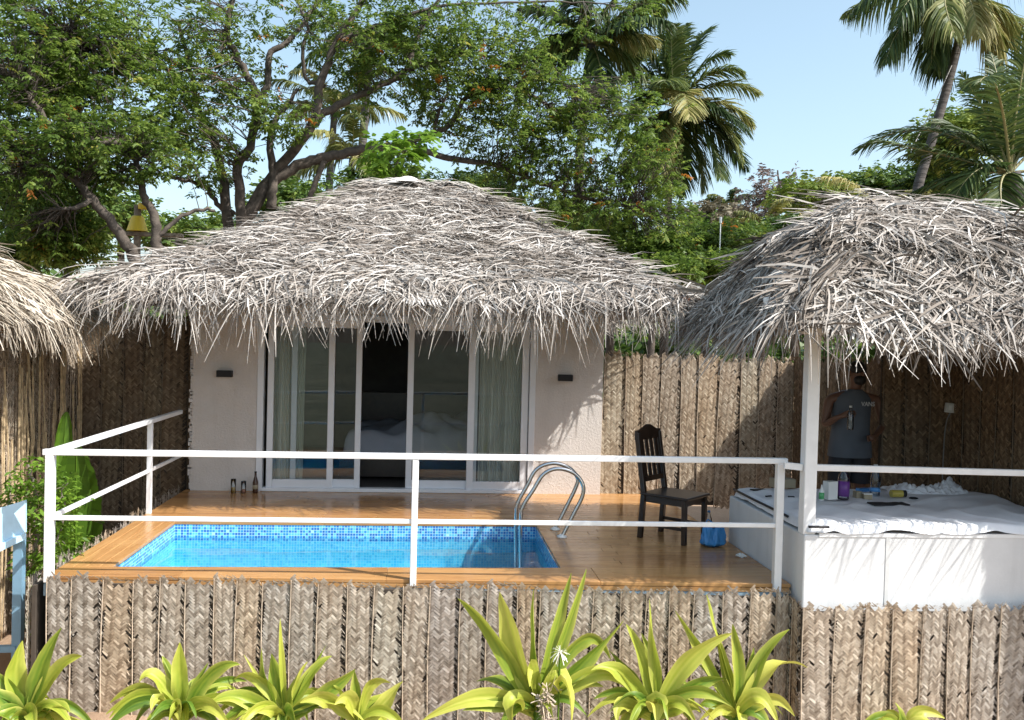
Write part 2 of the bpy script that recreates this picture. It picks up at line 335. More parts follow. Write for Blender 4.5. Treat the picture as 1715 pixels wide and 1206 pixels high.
# ================================================================= woven palm panels
def weave_panel(wd, h, seed, c=.0168, warm=False, ragged=.025, bare=0.):
    rr = np.random.RandomState(seed); mb = MB(); a = rad(46 + rr.uniform(-4, 4)); ca, sa = math.cos(a), math.sin(a)
    n = int((wd + h)/c) + 4; P = []; W = []; T = []
    rowt = rr.uniform(.38, .85, 4*n); colt = rr.uniform(.3, .72, 4*n)
    I, J = np.meshgrid(np.arange(-n, n), np.arange(-n, n), indexing='ij')
    for fam in (0, 1):
        s = (I + J) % 6; ok = s == (0 if fam == 0 else 3); i = I[ok]; j = J[ok]
        k = len(i); ext = rr.uniform(.05, .45, k)
        if fam == 0: p0 = (j-ext)*c; p1 = (j+3+ext)*c; q0 = q1 = (i+.5)*c; tn = rowt[i+n]
        else: q0 = (i-ext)*c; q1 = (i+3+ext)*c; p0 = p1 = (j+.5)*c; tn = colt[j+n]
        p = np.stack([p0, (p0+p1)/2, p1], 1) if fam == 0 else np.stack([p0, p0, p0], 1)
        q = np.stack([q0, q0, q0], 1) if fam == 0 else np.stack([q0, (q0+q1)/2, q1], 1)
        x = p*ca + q*sa; z = -(p*sa - q*ca)           # leaflets run down to the right and up to the right
        x = x + .10; z = z - .0
        xc = x[:, 1]; zc = z[:, 1]
        top = ragged*np.sin(xc*31+seed) + rr.uniform(-ragged, ragged*.6, k)
        m = (xc > .006) & (xc < wd - .004 - (rr.rand(k) < .4)*.022) & (zc < top) & (zc > -h)
        m &= ~((xc > wd-.05) & (rr.rand(k) < .13)) & (rr.rand(k) > .005)
        if bare: m &= ~((zc > -bare) & (rr.rand(k) < .5))
        x, z, tn = x[m], z[m], tn[m]; k = len(x)
        lift = rr.uniform(.0018, .0052, k); y = np.stack([-.001+0*lift, -lift, -.001+0*lift], 1)
        tl = rr.uniform(-.0015, .0015, k); y[:, 0] += tl; y[:, 2] -= tl
        bul = -.007*np.sin(np.pi*np.clip(x/wd, 0, 1)); y = y + bul
        hw = c*.49*rr.uniform(.85, 1.14, k)[:, None]
        wx, wz = (sa*hw, ca*hw) if fam == 0 else (ca*hw, -sa*hw)
        ty = rr.uniform(-.0020, .0020, k)[:, None]
        P.append(np.stack([x, y, z], -1)); W.append(np.stack([np.repeat(wx, 3, 1), np.repeat(ty, 3, 1), np.repeat(wz, 3, 1)], -1))
        T.append(np.clip(tn + rr.normal(0, .15, k) + (.09 if fam == 0 else -.05), 0, 1))
    P = np.concatenate(P); W = np.concatenate(W); mb.ribbons(P, W, np.concatenate(T))
    # turned leaflet ends along the open edge
    k = int(h/.032); zz = -np.linspace(.02, h-.02, k) + rr.uniform(-.006, .006, k)
    t = np.linspace(0, 1, 3)[None]
    L = rr.uniform(.022, .05, k)[:, None]; dr = rr.choice([-1, 1], k, p=[.7, .3])[:, None]
    x = wd-.03 + L*t*.9; z = zz[:, None] + dr*L*t*1.1; y = -.006 - .012*np.sin(np.pi*t)*np.ones((k, 1))
    mb.ribbons(np.stack([x, y, z], -1), np.stack([0*x+.006, 0*x, 0*x+.006*dr], -1), rr.uniform(.3, 1, k))
    # loose tips on the top edge
    k = int(wd/.016); x0 = rr.uniform(0, wd, k)[:, None]; L = rr.uniform(.02, .06, k)[:, None]; lean = rr.uniform(-1.6, 1.6, k)[:, None]
    mb.ribbons(np.stack([x0+lean*L*t, -.01-.02*t*np.ones((k, 1)), L*t*.7*np.ones((k, 1))-.01], -1), np.stack([0*x0+.006*(1.1-t), 0*x0*t, 0*x0*t+.002], -1), rr.uniform(.3, 1, k))
    o = mb.build('woven_panel', M[('weave', 'weave_warm', 'weave_shade_tone')[int(warm)]])  # last choice is the weave with shade toned into its colour
    rb = MB(); zt = np.linspace(.0, -h, 8); rb.tube(np.stack([.004*np.sin(zt*5+seed), 0*zt-.008, zt], 1), np.linspace(.0045, .0065, 8), 6)
    r_ = rb.build('midrib', M['rib_shade_tone' if warm == 2 else 'rib'], o); return o
_vars = {}
def fence(name, label, a, b, z0a, z0b, h, pw=.22, warm=False, flip=False, seed=0, jz=.02, backing=True, wide=(.82, 1.15), cat='fence', squash=1.0, group=None, leanx=0):
    """upright run of plaited panels from a to b (xy), top height z0a..z0b; the panels face left of a->b turned -90."""
    a = np.array(a, float); b = np.array(b, float); d = b-a; L = np.linalg.norm(d); ang = math.atan2(d[1], d[0])
    root = empty(name, (a[0], a[1], z0a - h), label, cat, group)
    rr = random.Random(seed); key = (round(pw, 2), round(h, 1), warm)
    if key not in _vars: _vars[key] = [None]*5
    x = 0.; i = 0
    inv = Matrix.Translation((-a[0], -a[1], -(z0a-h)))
    while x < L - .03:
        wd = min(pw*rr.uniform(*wide), L - x + .01); v = rr.randrange(5)
        if _vars[key][v] is None: o = weave_panel(pw, h, seed*7+v*13+5, warm=warm); _vars[key][v] = o; ch = o; mr = o.children[0]
        else:
            src = _vars[key][v]; ch = src.copy(); C.objects.link(ch); mr = src.children[0].copy(); C.objects.link(mr); mr.parent = ch
        ch.parent = root; t = x/L
        zz = z0a*(1-t) + z0b*t + rr.uniform(-jz, jz) - (z0a-h)
        ch.location = (d[0]*t, d[1]*t, zz); ch.rotation_euler = (0, rr.uniform(-.018, .018)+leanx, ang + rr.uniform(.01, .045))
        ch.scale = (wd/pw*1.02, 1, rr.uniform(.98, 1.03))
        x += wd; i += 1
    if backing:  # dark sheet added behind the panels so their gaps read as shade
        mb = MB(); n = np.array([-d[1], d[0]])/L; q = []
        for e, zt in ((a, z0a), (b, z0b)):
            for k in (.022, .05):
                p = e + n*k; q += [(p[0], p[1], zt-h-.05), (p[0], p[1], zt-.05)]
        q = np.array(q) - np.array([a[0], a[1], z0a-h])
        mb.raw(q, [(0,1,5,4),(2,6,7,3),(0,4,6,2),(1,3,7,5),(0,2,3,1),(4,5,7,6)]); mb.build('backing', M['backing'], root)
    return root

fence('woven_fence', 'plaited dry palm leaf fence below the front edge of the pool deck', (-2.87, 7.11), (2.9, 6.86), -.0, -.045, 1.33, .215, seed=1)
fence('woven_fence', 'plaited palm leaf fence under the white masonry bed base', (2.93, 6.66), (6.4, 6.66), -.10, -.115, 1.3, .225, seed=2)
fence('woven_fence', 'short corner fence of plaited palm between deck front and masonry bed base', (2.905, 6.92), (2.925, 6.68), -.06, -.09, 1.3, .12, seed=3)
fence('woven_fence', 'plaited palm skirt down the left side of the pool deck', (-2.97, 11.1), (-3.01, 7.12), .0, -.02, 1.3, .25, seed=4, jz=.03)
fence('woven_fence', 'sunlit plaited palm wall behind the black chair, crossed by a diagonal shadow', (2.2, 11.12), (4.68, 11.12), 1.76, 1.74, 1.84, .262, warm=True, seed=5, jz=.03)
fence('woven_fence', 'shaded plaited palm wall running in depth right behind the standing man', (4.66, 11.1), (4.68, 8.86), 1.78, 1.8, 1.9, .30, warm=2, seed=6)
fence('woven_fence', 'shaded plaited palm wall with the wall socket, at the back of the day bed', (4.66, 8.84), (5.42, 8.84), 1.9, 1.9, 2.0, .262, warm=2, seed=7)
fence('woven_fence', 'shaded plaited palm wall along the right side of the day bed', (5.40, 8.84), (5.42, 6.2), 1.9, 1.9, 2.0, .25, warm=2, seed=8)
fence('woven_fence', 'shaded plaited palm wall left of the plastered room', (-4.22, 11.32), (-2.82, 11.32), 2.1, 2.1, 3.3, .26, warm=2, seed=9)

# ================================================================= deck
YL, YR = 7.16, 6.93     # front edge depth at the two ends
def yf(x): return YL + (YR-YL)*(x+2.9)/5.8
DK = empty('pool_deck', (0, 7, 0)); tag(DK, kind='structure')
def plank(mb, x0, x1, y0, y1, tone, z1=0., th=.03):
    g = .0009; v = [(x0+g, y0[0]+g, z1-th), (x1-g, y0[1]+g, z1-th), (x1-g, y1[1]-g, z1-th), (x0+g, y1[0]-g, z1-th)]
    v += [(p[0], p[1], z1) for p in v]; v = np.array(v) - np.array([0, 7, 0])
    mb.raw(v, [(0,3,2,1),(4,5,6,7),(0,1,5,4),(1,2,6,5),(2,3,7,6),(3,0,4,7)], tone)
PX0, PX1, PY0, PY1 = -2.50, 1.14, 7.43, 9.21
mb = MB(); y = PY1
while y < 11.1:                      # behind the pool, boards run left to right
    for xa, xb in ((-2.90, -1.2), (-1.2, .9), (.9, 2.94)):
        s_ = rnd.uniform(-.3, .3) if xa > -2 else 0; e_ = 0
        pass
    cuts = sorted([rnd.uniform(-2.2, -.4), rnd.uniform(.2, 2.2)]); xs = [-2.90] + cuts + [2.94]
    for i in range(3): plank(mb, xs[i], xs[i+1], (y, y), (min(y+.118, 11.12),)*2, rnd.random())
    y += .118
y = 7.43
while y < PY1 - .01:                 # right of the pool
    xs = [PX1, rnd.uniform(1.6, 2.5), 2.94]
    for i in range(2): plank(mb, xs[i], xs[i+1], (y, y), (min(y+.1187, PY1),)*2, rnd.random())
    y += .1187
for k in range(2):                   # front border
    a0, a1 = (0, .5) if k == 0 else (.5, 1)
    xs = [-2.90, -1.9, -.3, 1.4, 2.94]
    for i in range(4):
        f = lambda x, q: yf(x)*(1-q) + 7.43*q
        plank(mb, xs[i], xs[i+1], (f(xs[i], a0), f(xs[i+1], a0)), (f(xs[i], a1), f(xs[i+1], a1)), rnd.random())
bevel(mb.build('boards', M['wood_x'], DK), .003, 1)
mb = MB()
for i in range(4): x0 = -2.90 + i*.1; plank(mb, x0, x0+.1, (7.43,)*2, (PY1,)*2, rnd.random())
bevel(mb.build('side_boards', M['wood_y'], DK), .003, 1)
mb = MB()
mb.beam((-2.90, YL+.012-7, -.05), (2.93, YR+.012-7, -.05), .022, .034, .8); mb.build('edge_board', M['wood_x'], DK)
mb = MB(); mb.beam((-2.92, YL+.035-7, -.115), (2.93, YR+.035-7, -.115), .06, .09); mb.beam((-2.88, .2, -.09), (-2.88, 4.1, -.09), .06, .1); mb.beam((2.9, .2, -.09), (2.9, 4.1, -.09), .06, .1)
for x in np.linspace(-2.86, 2.86, 6):
    if x < -2.6 or x > 1.3: mb.box((x-.04, .25, -1.4), (x+.04, .33, -.16))
mb.build('frame_beam', M['blue_beam'], DK)

# ================================================================= pool
PL = empty('swimming_pool', ((PX0+PX1)/2, PY0, -1.2), 'small rectangular plunge pool lined with blue mosaic, sunk in the timber deck', 'swimming pool')
def inner(mb, x0, x1, y0, y1, zb, zt, o):
    v = np.array([(x0,y0,zb),(x1,y0,zb),(x1,y1,zb),(x0,y1,zb),(x0,y0,zt),(x1,y0,zt),(x1,y1,zt),(x0,y1,zt)]) - o
    mb.raw(v, [(0,1,2,3),(0,4,5,1),(1,5,6,2),(2,6,7,3),(3,7,4,0)])
o_ = np.array(PL.location); mb = MB(); inner(mb, PX0-.0, PX1+.0, PY0-.0, PY1+.0, -1.15, -.031, o_)
mb.box(tuple(np.array((PX0+.001, PY1-.34, -1.149))-o_), tuple(np.array((PX1-.001, PY1-.001, -.47))-o_))
sh = mb.build('basin', M['mosaic'], PL)
sh.location = (0, 0, 0)
mb = MB(); nx, ny = 60, 30; X, Y = np.meshgrid(np.linspace(PX0+.002, PX1-.002, nx), np.linspace(PY0+.002, PY1-.002, ny)); Z = -.155 + .0016*np.sin(X*9+Y*4) + .0012*np.sin(Y*13-X*3)
i = np.arange(ny-1)[:, None]*nx + np.arange(nx-1)[None]
mb.raw(np.stack([X, Y, Z], -1).reshape(-1, 3)-o_, np.stack([i, i+1, i+nx+1, i+nx], -1).reshape(-1, 4)); mb.build('water', M['water'], PL, smooth=True)
mb = MB(); mb.beam((PX0-o_[0], PY1-.345-o_[1], -.468-o_[2]), (PX1-o_[0], PY1-.345-o_[1], -.468-o_[2]), .05, .012); mb.build('step_trim', M['white_pl'], PL)
LD = empty('pool_ladder', (1.3, 8.75, 0), 'chrome pool ladder with two hooped handrails at the right end of the pool', 'ladder')
def spline(pts, n=8):
    pts = np.array(pts, float); out = []; P = np.vstack([2*pts[0]-pts[1], pts, 2*pts[-1]-pts[-2]])
    for i in range(1, len(P)-2):
        for t in np.linspace(0, 1, n, endpoint=False):
            a, b, c, d = P[i-1], P[i], P[i+1], P[i+2]
            out.append(.5*((2*b) + (-a+c)*t + (2*a-5*b+4*c-d)*t*t + (-a+3*b-3*c+d)*t**3))
    out.append(pts[-1]); return np.array(out)
for Yp, pp in ((8.94, [(930,886),(948,850),(964,817),(967,800),(952,783),(926,776),(899,786),(882,815),(867,843),(864,866),(864,960)]),
               (8.59, [(941,900),(960,862),(975,832),(976,812),(962,793),(935,785),(911,794),(893,821),(876,848),(872,872),(872,966)])):
    P = [atY(x, y, Yp) for x, y in pp]; P.append(P[-1] - np.array([0, 0, .25])); mb = MB(); S = spline(P) - np.array(LD.location)
    mb.tube(S, .0195, 12); mb.build('handrail', M['steel'], LD, smooth=True)
    f = MB(); q = P[0]; f.lathe([(.05, 0), (.05, .012), (.03, .022), (.021, .03)], (q[0]-1.3, Yp-8.75, 0), 20); f.build('flange', M['flange'], LD, smooth=True)
for z in (-.42, -.68):
    p = atY(868, 900, 8.76); mb = MB(); mb.beam((p[0]-1.3, 8.94-8.75, z), (p[0]-1.3, 8.59-8.75, z), .07, .02); mb.build('tread', M['steel'], LD)

# ================================================================= plastered room
HS = empty('plastered_room', (-.3, 11.05, 0), 'cream plastered guest room with white sliding doors and a wide palm thatch roof', 'house')
hl = np.array(HS.location)
def hb(mb, lo, hi, tone=.5): mb.box(tuple(np.array(lo)-hl), tuple(np.array(hi)-hl), tone)
WY = 11.05; DX0, DX1, DZ = -2.06, 1.32, 2.16
mb = MB()
hb(mb, (-2.83, WY, -.4), (DX0, WY+.2, 2.45)); hb(mb, (DX1, WY, -.4), (2.17, WY+.2, 2.45)); hb(mb, (DX0, WY+.001, DZ), (DX1, WY+.2, 2.45)); hb(mb, (DX0, WY+.002, -.4), (DX1, WY+.2, .0))
hb(mb, (-2.83, WY+.201, -.4), (-2.63, 15.6, 2.45)); hb(mb, (1.97, WY+.201, -.4), (2.17, 15.6, 2.45)); hb(mb, (-2.83, 15.6, -.4), (2.17, 15.8, 2.45))
wl = mb.build('wall', M['plaster'], HS)
mb = MB()
for k in range(60):   # rough plaster corner
    z = .02 + k*.04; s_ = rnd.uniform(.01, .035); mb.box((-2.83-s_-hl[0], -.004, z), (-2.82-hl[0], .1, z+rnd.uniform(.03, .06)))
mb.build('rough_edge', M['plaster'], HS)
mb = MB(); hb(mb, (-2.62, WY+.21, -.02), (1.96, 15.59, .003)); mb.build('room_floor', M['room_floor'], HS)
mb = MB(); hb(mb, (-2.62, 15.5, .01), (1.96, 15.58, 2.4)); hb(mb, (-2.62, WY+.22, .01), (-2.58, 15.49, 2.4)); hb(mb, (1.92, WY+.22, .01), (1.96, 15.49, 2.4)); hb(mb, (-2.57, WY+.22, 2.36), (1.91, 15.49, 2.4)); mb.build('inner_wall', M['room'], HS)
# sliding door
fr = MB()
def px2x(px): return atY(px, 700, WY)[0]
hb(fr, (DX0, WY-.02, .0), (DX0+.075, WY+.1, DZ)); hb(fr, (DX1-.075, WY-.02, .0), (DX1, WY+.1, DZ)); hb(fr, (DX0+.076, WY-.018, DZ-.08), (DX1-.076, WY+.1, DZ)); hb(fr, (DX0+.076, WY-.025, 0.001), (DX1-.076, WY+.1, .045))
dr = bevel(fr.build('door_frame', M['upvc'], HS), .004, 1)
leafs = [(px2x(447), px2x(559), WY+.0, .075, None), (px2x(486), px2x(604), WY+.045, .07, None), (px2x(681), px2x(800), WY+.045, .075, None), (px2x(783), px2x(884), WY+.0, .085, None)]
for xa, xb, yy, st, _ in leafs:
    lf = MB(); z0, z1 = .045, DZ-.08
    hb(lf, (xa, yy, z0), (xa+st, yy+.035, z1)); hb(lf, (xb-st, yy, z0), (xb, yy+.035, z1)); hb(lf, (xa+st, yy+.001, z0), (xb-st, yy+.034, z0+.10)); hb(lf, (xa+st, yy+.001, z1-.08), (xb-st, yy+.034, z1))
    L_ = bevel(lf.build('sliding_door', M['upvc'], HS), .004, 1)
    gl = MB(); gl.box((xa+st-hl[0], yy+.014-hl[1], z0+.10), (xb-st-hl[0], yy+.02-hl[1], z1-.08)); gl.build('pane', M['glass'], L_)
hd = MB(); hb(hd, (px2x(800)-.035, WY+.028, .95), (px2x(800)-.015, WY+.044, 1.15)); hd.build('door_handle', M['upvc'], HS)
# curtains
for xa, xb, n_ in ((px2x(449), px2x(508), 13), (px2x(803), px2x(880), 15)):
    mb = MB(); K = 140; xs = np.linspace(xa, xb, K); ph = (xs-xa)/(xb-xa)*n_*2*math.pi
    fold = np.sin(ph + .8*np.sin(ph*.37))
    y0 = WY + .135 + .022*fold; y1 = WY+.14 + .03*fold
    v = np.concatenate([np.stack([xs-hl[0], y0-hl[1], 0*xs+2.1], 1), np.stack([xs-hl[0]+.02*np.sin(ph*.2), y1-hl[1], 0*xs+.06], 1)])
    i = np.arange(K-1); mb.raw(v, np.stack([i, i+1, i+1+K, i+K], 1), np.concatenate([.5+.4*fold, .5+.4*fold]))
    mb.build('curtain', M['curtain'], HS, smooth=True)
mb = MB()
for k in range(4): mb.box((2.60+k*.085-hl[0], 9.22-hl[1], 2.37-k*.004), (2.68+k*.085-hl[0], 9.75-hl[1], 2.40-k*.004))
mb.build('roof_tile', M['tile_red'], HS)

# ---------------------------------------------------------------- thatch
def frame_of(A, B, Cc, D):
    A, B, Cc, D = [np.array(p, float) for p in (A, B, Cc, D)]
    n = np.cross(B-A, (Cc+D)/2-(A+B)/2); n /= np.linalg.norm(n)
    if n[2] < 0: n = -n
    return A, B, Cc, D, n
def nz3(p, f=1., ph=0.):
    x, y, z = p[:, 0]*f+ph, p[:, 1]*f+ph*1.7, p[:, 2]*f-ph
    return (np.sin(x*1.9+1.1*np.sin(z*1.3+ph))*np.cos(z*2.3+.7*np.sin(y*1.1)) + np.sin(y*2.1+x*.9)*.7 + .5*np.sin(x*4.3+z*3.7+y*2.9))/2.2
def thatch_face(mb, A, B, Cc, D, dens=26, leafn=26, L=(.3, .6), spread=55, seed=0, wid=(.006, .014), bulge=.12, layers=1.0, tone=(.5, .2), lift=.05):
    """fronds lying on the roof face A-B (eave) up to D-C (ridge): leaflets run downhill, crossing each other"""
    rr = np.random.RandomState(seed); A, B, Cc, D, n = frame_of(A, B, Cc, D)
    le = np.linalg.norm(B-A); lr = np.linalg.norm(Cc-D); hgt = np.linalg.norm((Cc+D)/2-(A+B)/2); area = (le+lr)/2*hgt
    nf = int(area*dens*layers); v = rr.uniform(0, 1, nf*3); keep = rr.uniform(0, 1, nf*3) < (1-v + v*lr/max(le, .01)); v = v[keep][:nf]; nf = len(v)
    u = rr.uniform(0, 1, nf)
    E1 = (B-A)/le; dn = np.cross(n, E1); 
    if dn[2] > 0: dn = -dn
    k = leafn; fl = rr.uniform(.5, 1.0, nf); fa = rr.normal(0, .35, nf)      # frond length and skew
    s = np.linspace(-.5, .5, k)[None]*fl[:, None]
    base = (A[None]*(1-u)[:, None]+B[None]*u[:, None])*(1-v)[:, None] + (D[None]*(1-u)[:, None]+Cc[None]*u[:, None])*v[:, None]
    rib = E1[None]*np.cos(fa)[:, None] + dn[None]*np.sin(fa)[:, None]
    root = base[:, None] + rib[:, None]*s[..., None] + n*(.02 + rr.uniform(0, lift, (nf, k, 1)))
    sg = np.where(rr.rand(nf, k) < .5, 1, -1); ang = fa[:, None] + sg*np.radians(rr.normal(spread, 16, (nf, k))) + rr.normal(0, .2, (nf, 1))
    d = dn*np.cos(ang)[..., None] + E1*np.sin(ang)[..., None]
    ln = rr.uniform(L[0], L[1], (nf, k, 1)); t = np.array([0, .33, .66, 1.])
    lf = rr.normal(.02, .03, (nf, k, 1)); cur = rr.normal(0, .10, (nf, k, 1)); side = np.cross(n, d)
    P = root[:, :, None] + d[:, :, None]*(ln*t)[..., None] + n*(lf*np.sin(np.pi*t*.8))[..., None] + side[:, :, None]*(cur*ln*t*t)[..., None]
    P[..., 2] -= .0
    w_ = rr.uniform(wid[0], wid[1], (nf, k, 1))*np.array([.8, 1, .8, .25]); tw = rr.normal(0, .5, (nf, k, 1, 1))
    W = (side[:, :, None]*np.cos(tw) + n*np.sin(tw))*w_[..., None]
    # belly of the roof pad
    tn = np.clip(rr.normal(tone[0], tone[1], (nf, 1)) + .26*nz3(base*np.array([1., 1, 1.6]), 1.9, .3+seed)[:, None] + rr.normal(0, .17, (nf, k)), 0, 1)
    # drop roots outside the face sideways
    Pf = P.reshape(-1, 4, 3); rt = root.reshape(-1, 3); rel = rt - A; uu = rel @ E1; vv = -(rel @ dn); f = np.clip(vv/hgt, 0, 1)
    lo = (D-A) @ E1*f - .1; hi = le*(1-f) + ((Cc-A) @ E1)*f + .1; ok = (uu > lo) & (uu < hi) & (vv < hgt+.15)
    mb.ribbons(Pf[ok], W.reshape(-1, 4, 3)[ok], tn.reshape(-1)[ok])
def fringe(mb, A, B, out, n=90, seed=0, L=(.3, .62), wid=(.005, .012), tone=(.55, .2), fan=.5, back=.4, slope=.5, lift=.07, end=(60, 92)):
    """leaves rooted on the roof surface just above the eave line A-B that run down the slope, bend over the edge and hang"""
    rr = np.random.RandomState(seed); A = np.array(A, float); B = np.array(B, float); le = np.linalg.norm(B-A); E1 = (B-A)/le; out = np.array(out, float)
    N = int(le*n); u = rr.uniform(-.02, 1.02, N); g1 = np.arange(0, le+.4, .17); g2 = np.arange(0, le+.8, .4)
    bunch = np.interp(u*le, g1, rr.normal(0, .5, len(g1))); bl = np.interp(u*le, g2, rr.uniform(.72, 1.15, len(g2)))
    bk = rr.uniform(-.02, back, N); th = math.atan(slope)
    root = A + (B-A)*u[:, None] - out*bk[:, None]; root[:, 2] += bk*slope + rr.uniform(.0, lift, N)
    ln = rr.uniform(L[0], L[1], N)*bl + np.maximum(bk, 0)*.8; sg = np.where(rr.rand(N) < .5, 1, -1); lat = sg*np.abs(rr.normal(fan*.75, .28, N)) + bunch*.35
    K = 7; t = np.linspace(0, 1, K); p0 = th - rr.uniform(0, .35, N); p1 = np.radians(rr.uniform(end[0], end[1], N)); st = np.clip(bk/ln, 0, .6)
    q = np.clip((t[None]-st[:, None]*.7)/(.55), 0, 1); q = q*q*(3-2*q); ph = p0[:, None]*(1-q) + p1[:, None]*q
    d = out*np.cos(ph)[..., None]; d[..., 2] -= np.sin(ph); d = d + E1*(lat[:, None]*(1-.35*t))[..., None]; d /= np.linalg.norm(d, axis=2)[..., None]
    step = d*(ln/(K-1))[:, None, None]; P = root[:, None] + np.concatenate([np.zeros((N, 1, 3)), np.cumsum(step[:, :-1], 1)], 1)
    side = np.cross(d, out + np.array([0, 0, .6])); side /= np.linalg.norm(side, axis=2)[..., None] + 1e-6; tw = rr.normal(0, .6, (N, 1, 1))
    W = (side*np.cos(tw) + np.cross(side, d)*np.sin(tw))*(rr.uniform(wid[0], wid[1], (N, 1))*np.array([1, 1, 1, .9, .75, .55, .25]))[..., None]
    mb.ribbons(P, W, np.clip(rr.normal(tone[0], tone[1], N), 0, 1))
def pad(mb, quads, th=.1):
    for q in quads:
        q = [np.array(p, float) for p in q]; lo = [p - np.array([0, 0, th]) for p in q]; n = len(q)
        mb.raw(q + lo, [tuple(range(n)), tuple(range(2*n-1, n-1, -1))] + [(i, n+i, n+(i+1) % n, (i+1) % n) for i in range(n)])
def woven_patches(mb, A, B, Cc, D, n, seed):
    """flat plaited leaf ends showing between the loose leaves: short wide strips laid side by side"""
    rr = np.random.RandomState(seed); A, B, Cc, D, nn = frame_of(A, B, Cc, D); E1 = (B-A)/np.linalg.norm(B-A); dn = np.cross(nn, E1)
    if dn[2] > 0: dn = -dn
    for _ in range(n):
        v = rr.uniform(.0, .25)**1.0 if rr.rand() < .6 else rr.uniform(0, .9); u = rr.uniform(.04, .96); c = (A*(1-u)+B*u)*(1-v) + (D*(1-u)+Cc*u)*v
        k = 9; a = rr.uniform(-.6, .6); d = dn*math.cos(a)+E1*math.sin(a); s = np.cross(nn, d); q = np.linspace(-.14, .14, k)
        root = c + s[None]*q[:, None] + nn*(.05+rr.uniform(0, .02, (k, 1))); t = np.array([0, .5, 1.]); ln = rr.uniform(.22, .4, (k, 1))
        P = root[:, None] + d*(ln*t)[..., None] + nn*(.02*np.sin(np.pi*t))[None, :, None]
        mb.ribbons(P, np.broadcast_to(s*.016, P.shape)*np.array([1, 1, .4])[None, :, None], rr.uniform(.75, 1., k))

# main roof
RX0, RX1, RY0, RY1, RZ = -3.38, 2.72, 9.3, 16.6, 2.30
T0, T1 = (-.72, 12.9, 4.02), (.34, 12.9, 4.02)
FLc, FRc, BRc, BLc = (RX0, RY0, RZ), (RX1, RY0, RZ+.04), (RX1, RY1, RZ), (RX0, RY1, RZ)
def L3(p): return tuple(np.array(p)-hl)
roof = MB(); pad(roof, [(L3(FLc), L3(FRc), L3(T1), L3(T0)), (L3(FRc), L3(BRc), L3(T1)), (L3(BRc), L3(BLc), L3(T0), L3(T1)), (L3(BLc), L3(FLc), L3(T0))], .09)
rf = roof.build('thatched_roof', M['thatch_base'], HS)
mb = MB()
thatch_face(mb, L3(FLc), L3(FRc), L3(T1), L3(T0), 80, 28, (.26, .62), 56, 1, (.0035, .0105), tone=(.5, .26))
thatch_face(mb, L3(FRc), L3(BRc), L3(T1), L3(T1), 20, 26, (.25, .5), 50, 2)
thatch_face(mb, L3(BLc), L3(FLc), L3(T0), L3(T0), 20, 26, (.25, .5), 50, 3)
woven_patches(mb, L3(FLc), L3(FRc), L3(T1), L3(T0), 60, 5)
mb.build('thatch_leaves', M['thatch'], rf)
mb = MB()
fringe(mb, L3(FLc), L3(FRc), (0, -1, 0), 185, 4, (.42, .95), wid=(.0035, .009), fan=.55, back=.5, slope=.5)
fringe(mb, L3(FLc), L3(FRc), (0, -1, 0), 90, 14, (.2, .45), wid=(.006, .015), fan=.7, back=.3, lift=.12)
fringe(mb, L3(FRc), L3(BRc), (1, 0, 0), 60, 6); fringe(mb, L3(BLc), L3(FLc), (-1, 0, 0), 60, 7)
mb.build('eave_fringe', M['thatch'], rf)
mb = MB(); rr_ = np.random.RandomState(3)     # ridge cap bundle
a = np.array(L3(T0)); b = np.array(L3(T1))
for k in range(260):
    p = a*(1-rr_.rand()) ; u_ = rr_.uniform(-.1, 1.05); p = a*(1-u_)+b*u_ + np.array([0, rr_.uniform(-.12, .1), .05+rr_.uniform(0, .07)])
    dx = rr_.choice([-1, 1])*rr_.uniform(.15, .5); q = p + np.array([dx, rr_.uniform(-.3, .1), -rr_.uniform(.05, .16)]); m_ = (p+q)/2 + np.array([0, 0, .04])
    P = np.array([[p, m_, q]]); mb.ribbons(P, np.array([[[0, .014, .006], [0, .014, .006], [0, .006, .003]]]), np.array([rr_.uniform(.4, 1)]))
for k in range(3):      # pale flat frond bases laid over the ridge
    q = a*(.9-k*.12)+b*(.1+k*.12) + np.array([0, -.16-.04*k, .07+.02*k]); tt_ = np.linspace(-1, 1, 7); P = q + np.stack([tt_*.16, 0*tt_, -.03*tt_**2], 1); mb.ribbons(P[None], np.array([0, .09, .045])*(1.2-np.abs(tt_)[None, :, None]**2*.8), np.array([.98]))
mb.build('ridge_cap', M['thatch'], rf)

# wall lights
for i, (px_, lab) in enumerate(((376, 'small black box wall light on the plaster left of the sliding doors'), (947, 'small black box wall light on the plaster right of the sliding doors'))):
    p = atY(px_, 626 if i == 0 else 633, WY-.05); r_ = empty('wall_light', (p[0], WY, p[2]), lab, 'wall light', 'black wall lights beside the sliding doors')
    mb = MB(); mb.box((-.09, -.085, -.04), (.09, -.002, .04)); bevel(mb.build('housing', M['black'], r_), .006)
    mb = MB(); mb.box((-.06, -.06, -.046), (.06, -.025, -.0405)); mb.build('diffuser', M['white_pl'], r_)

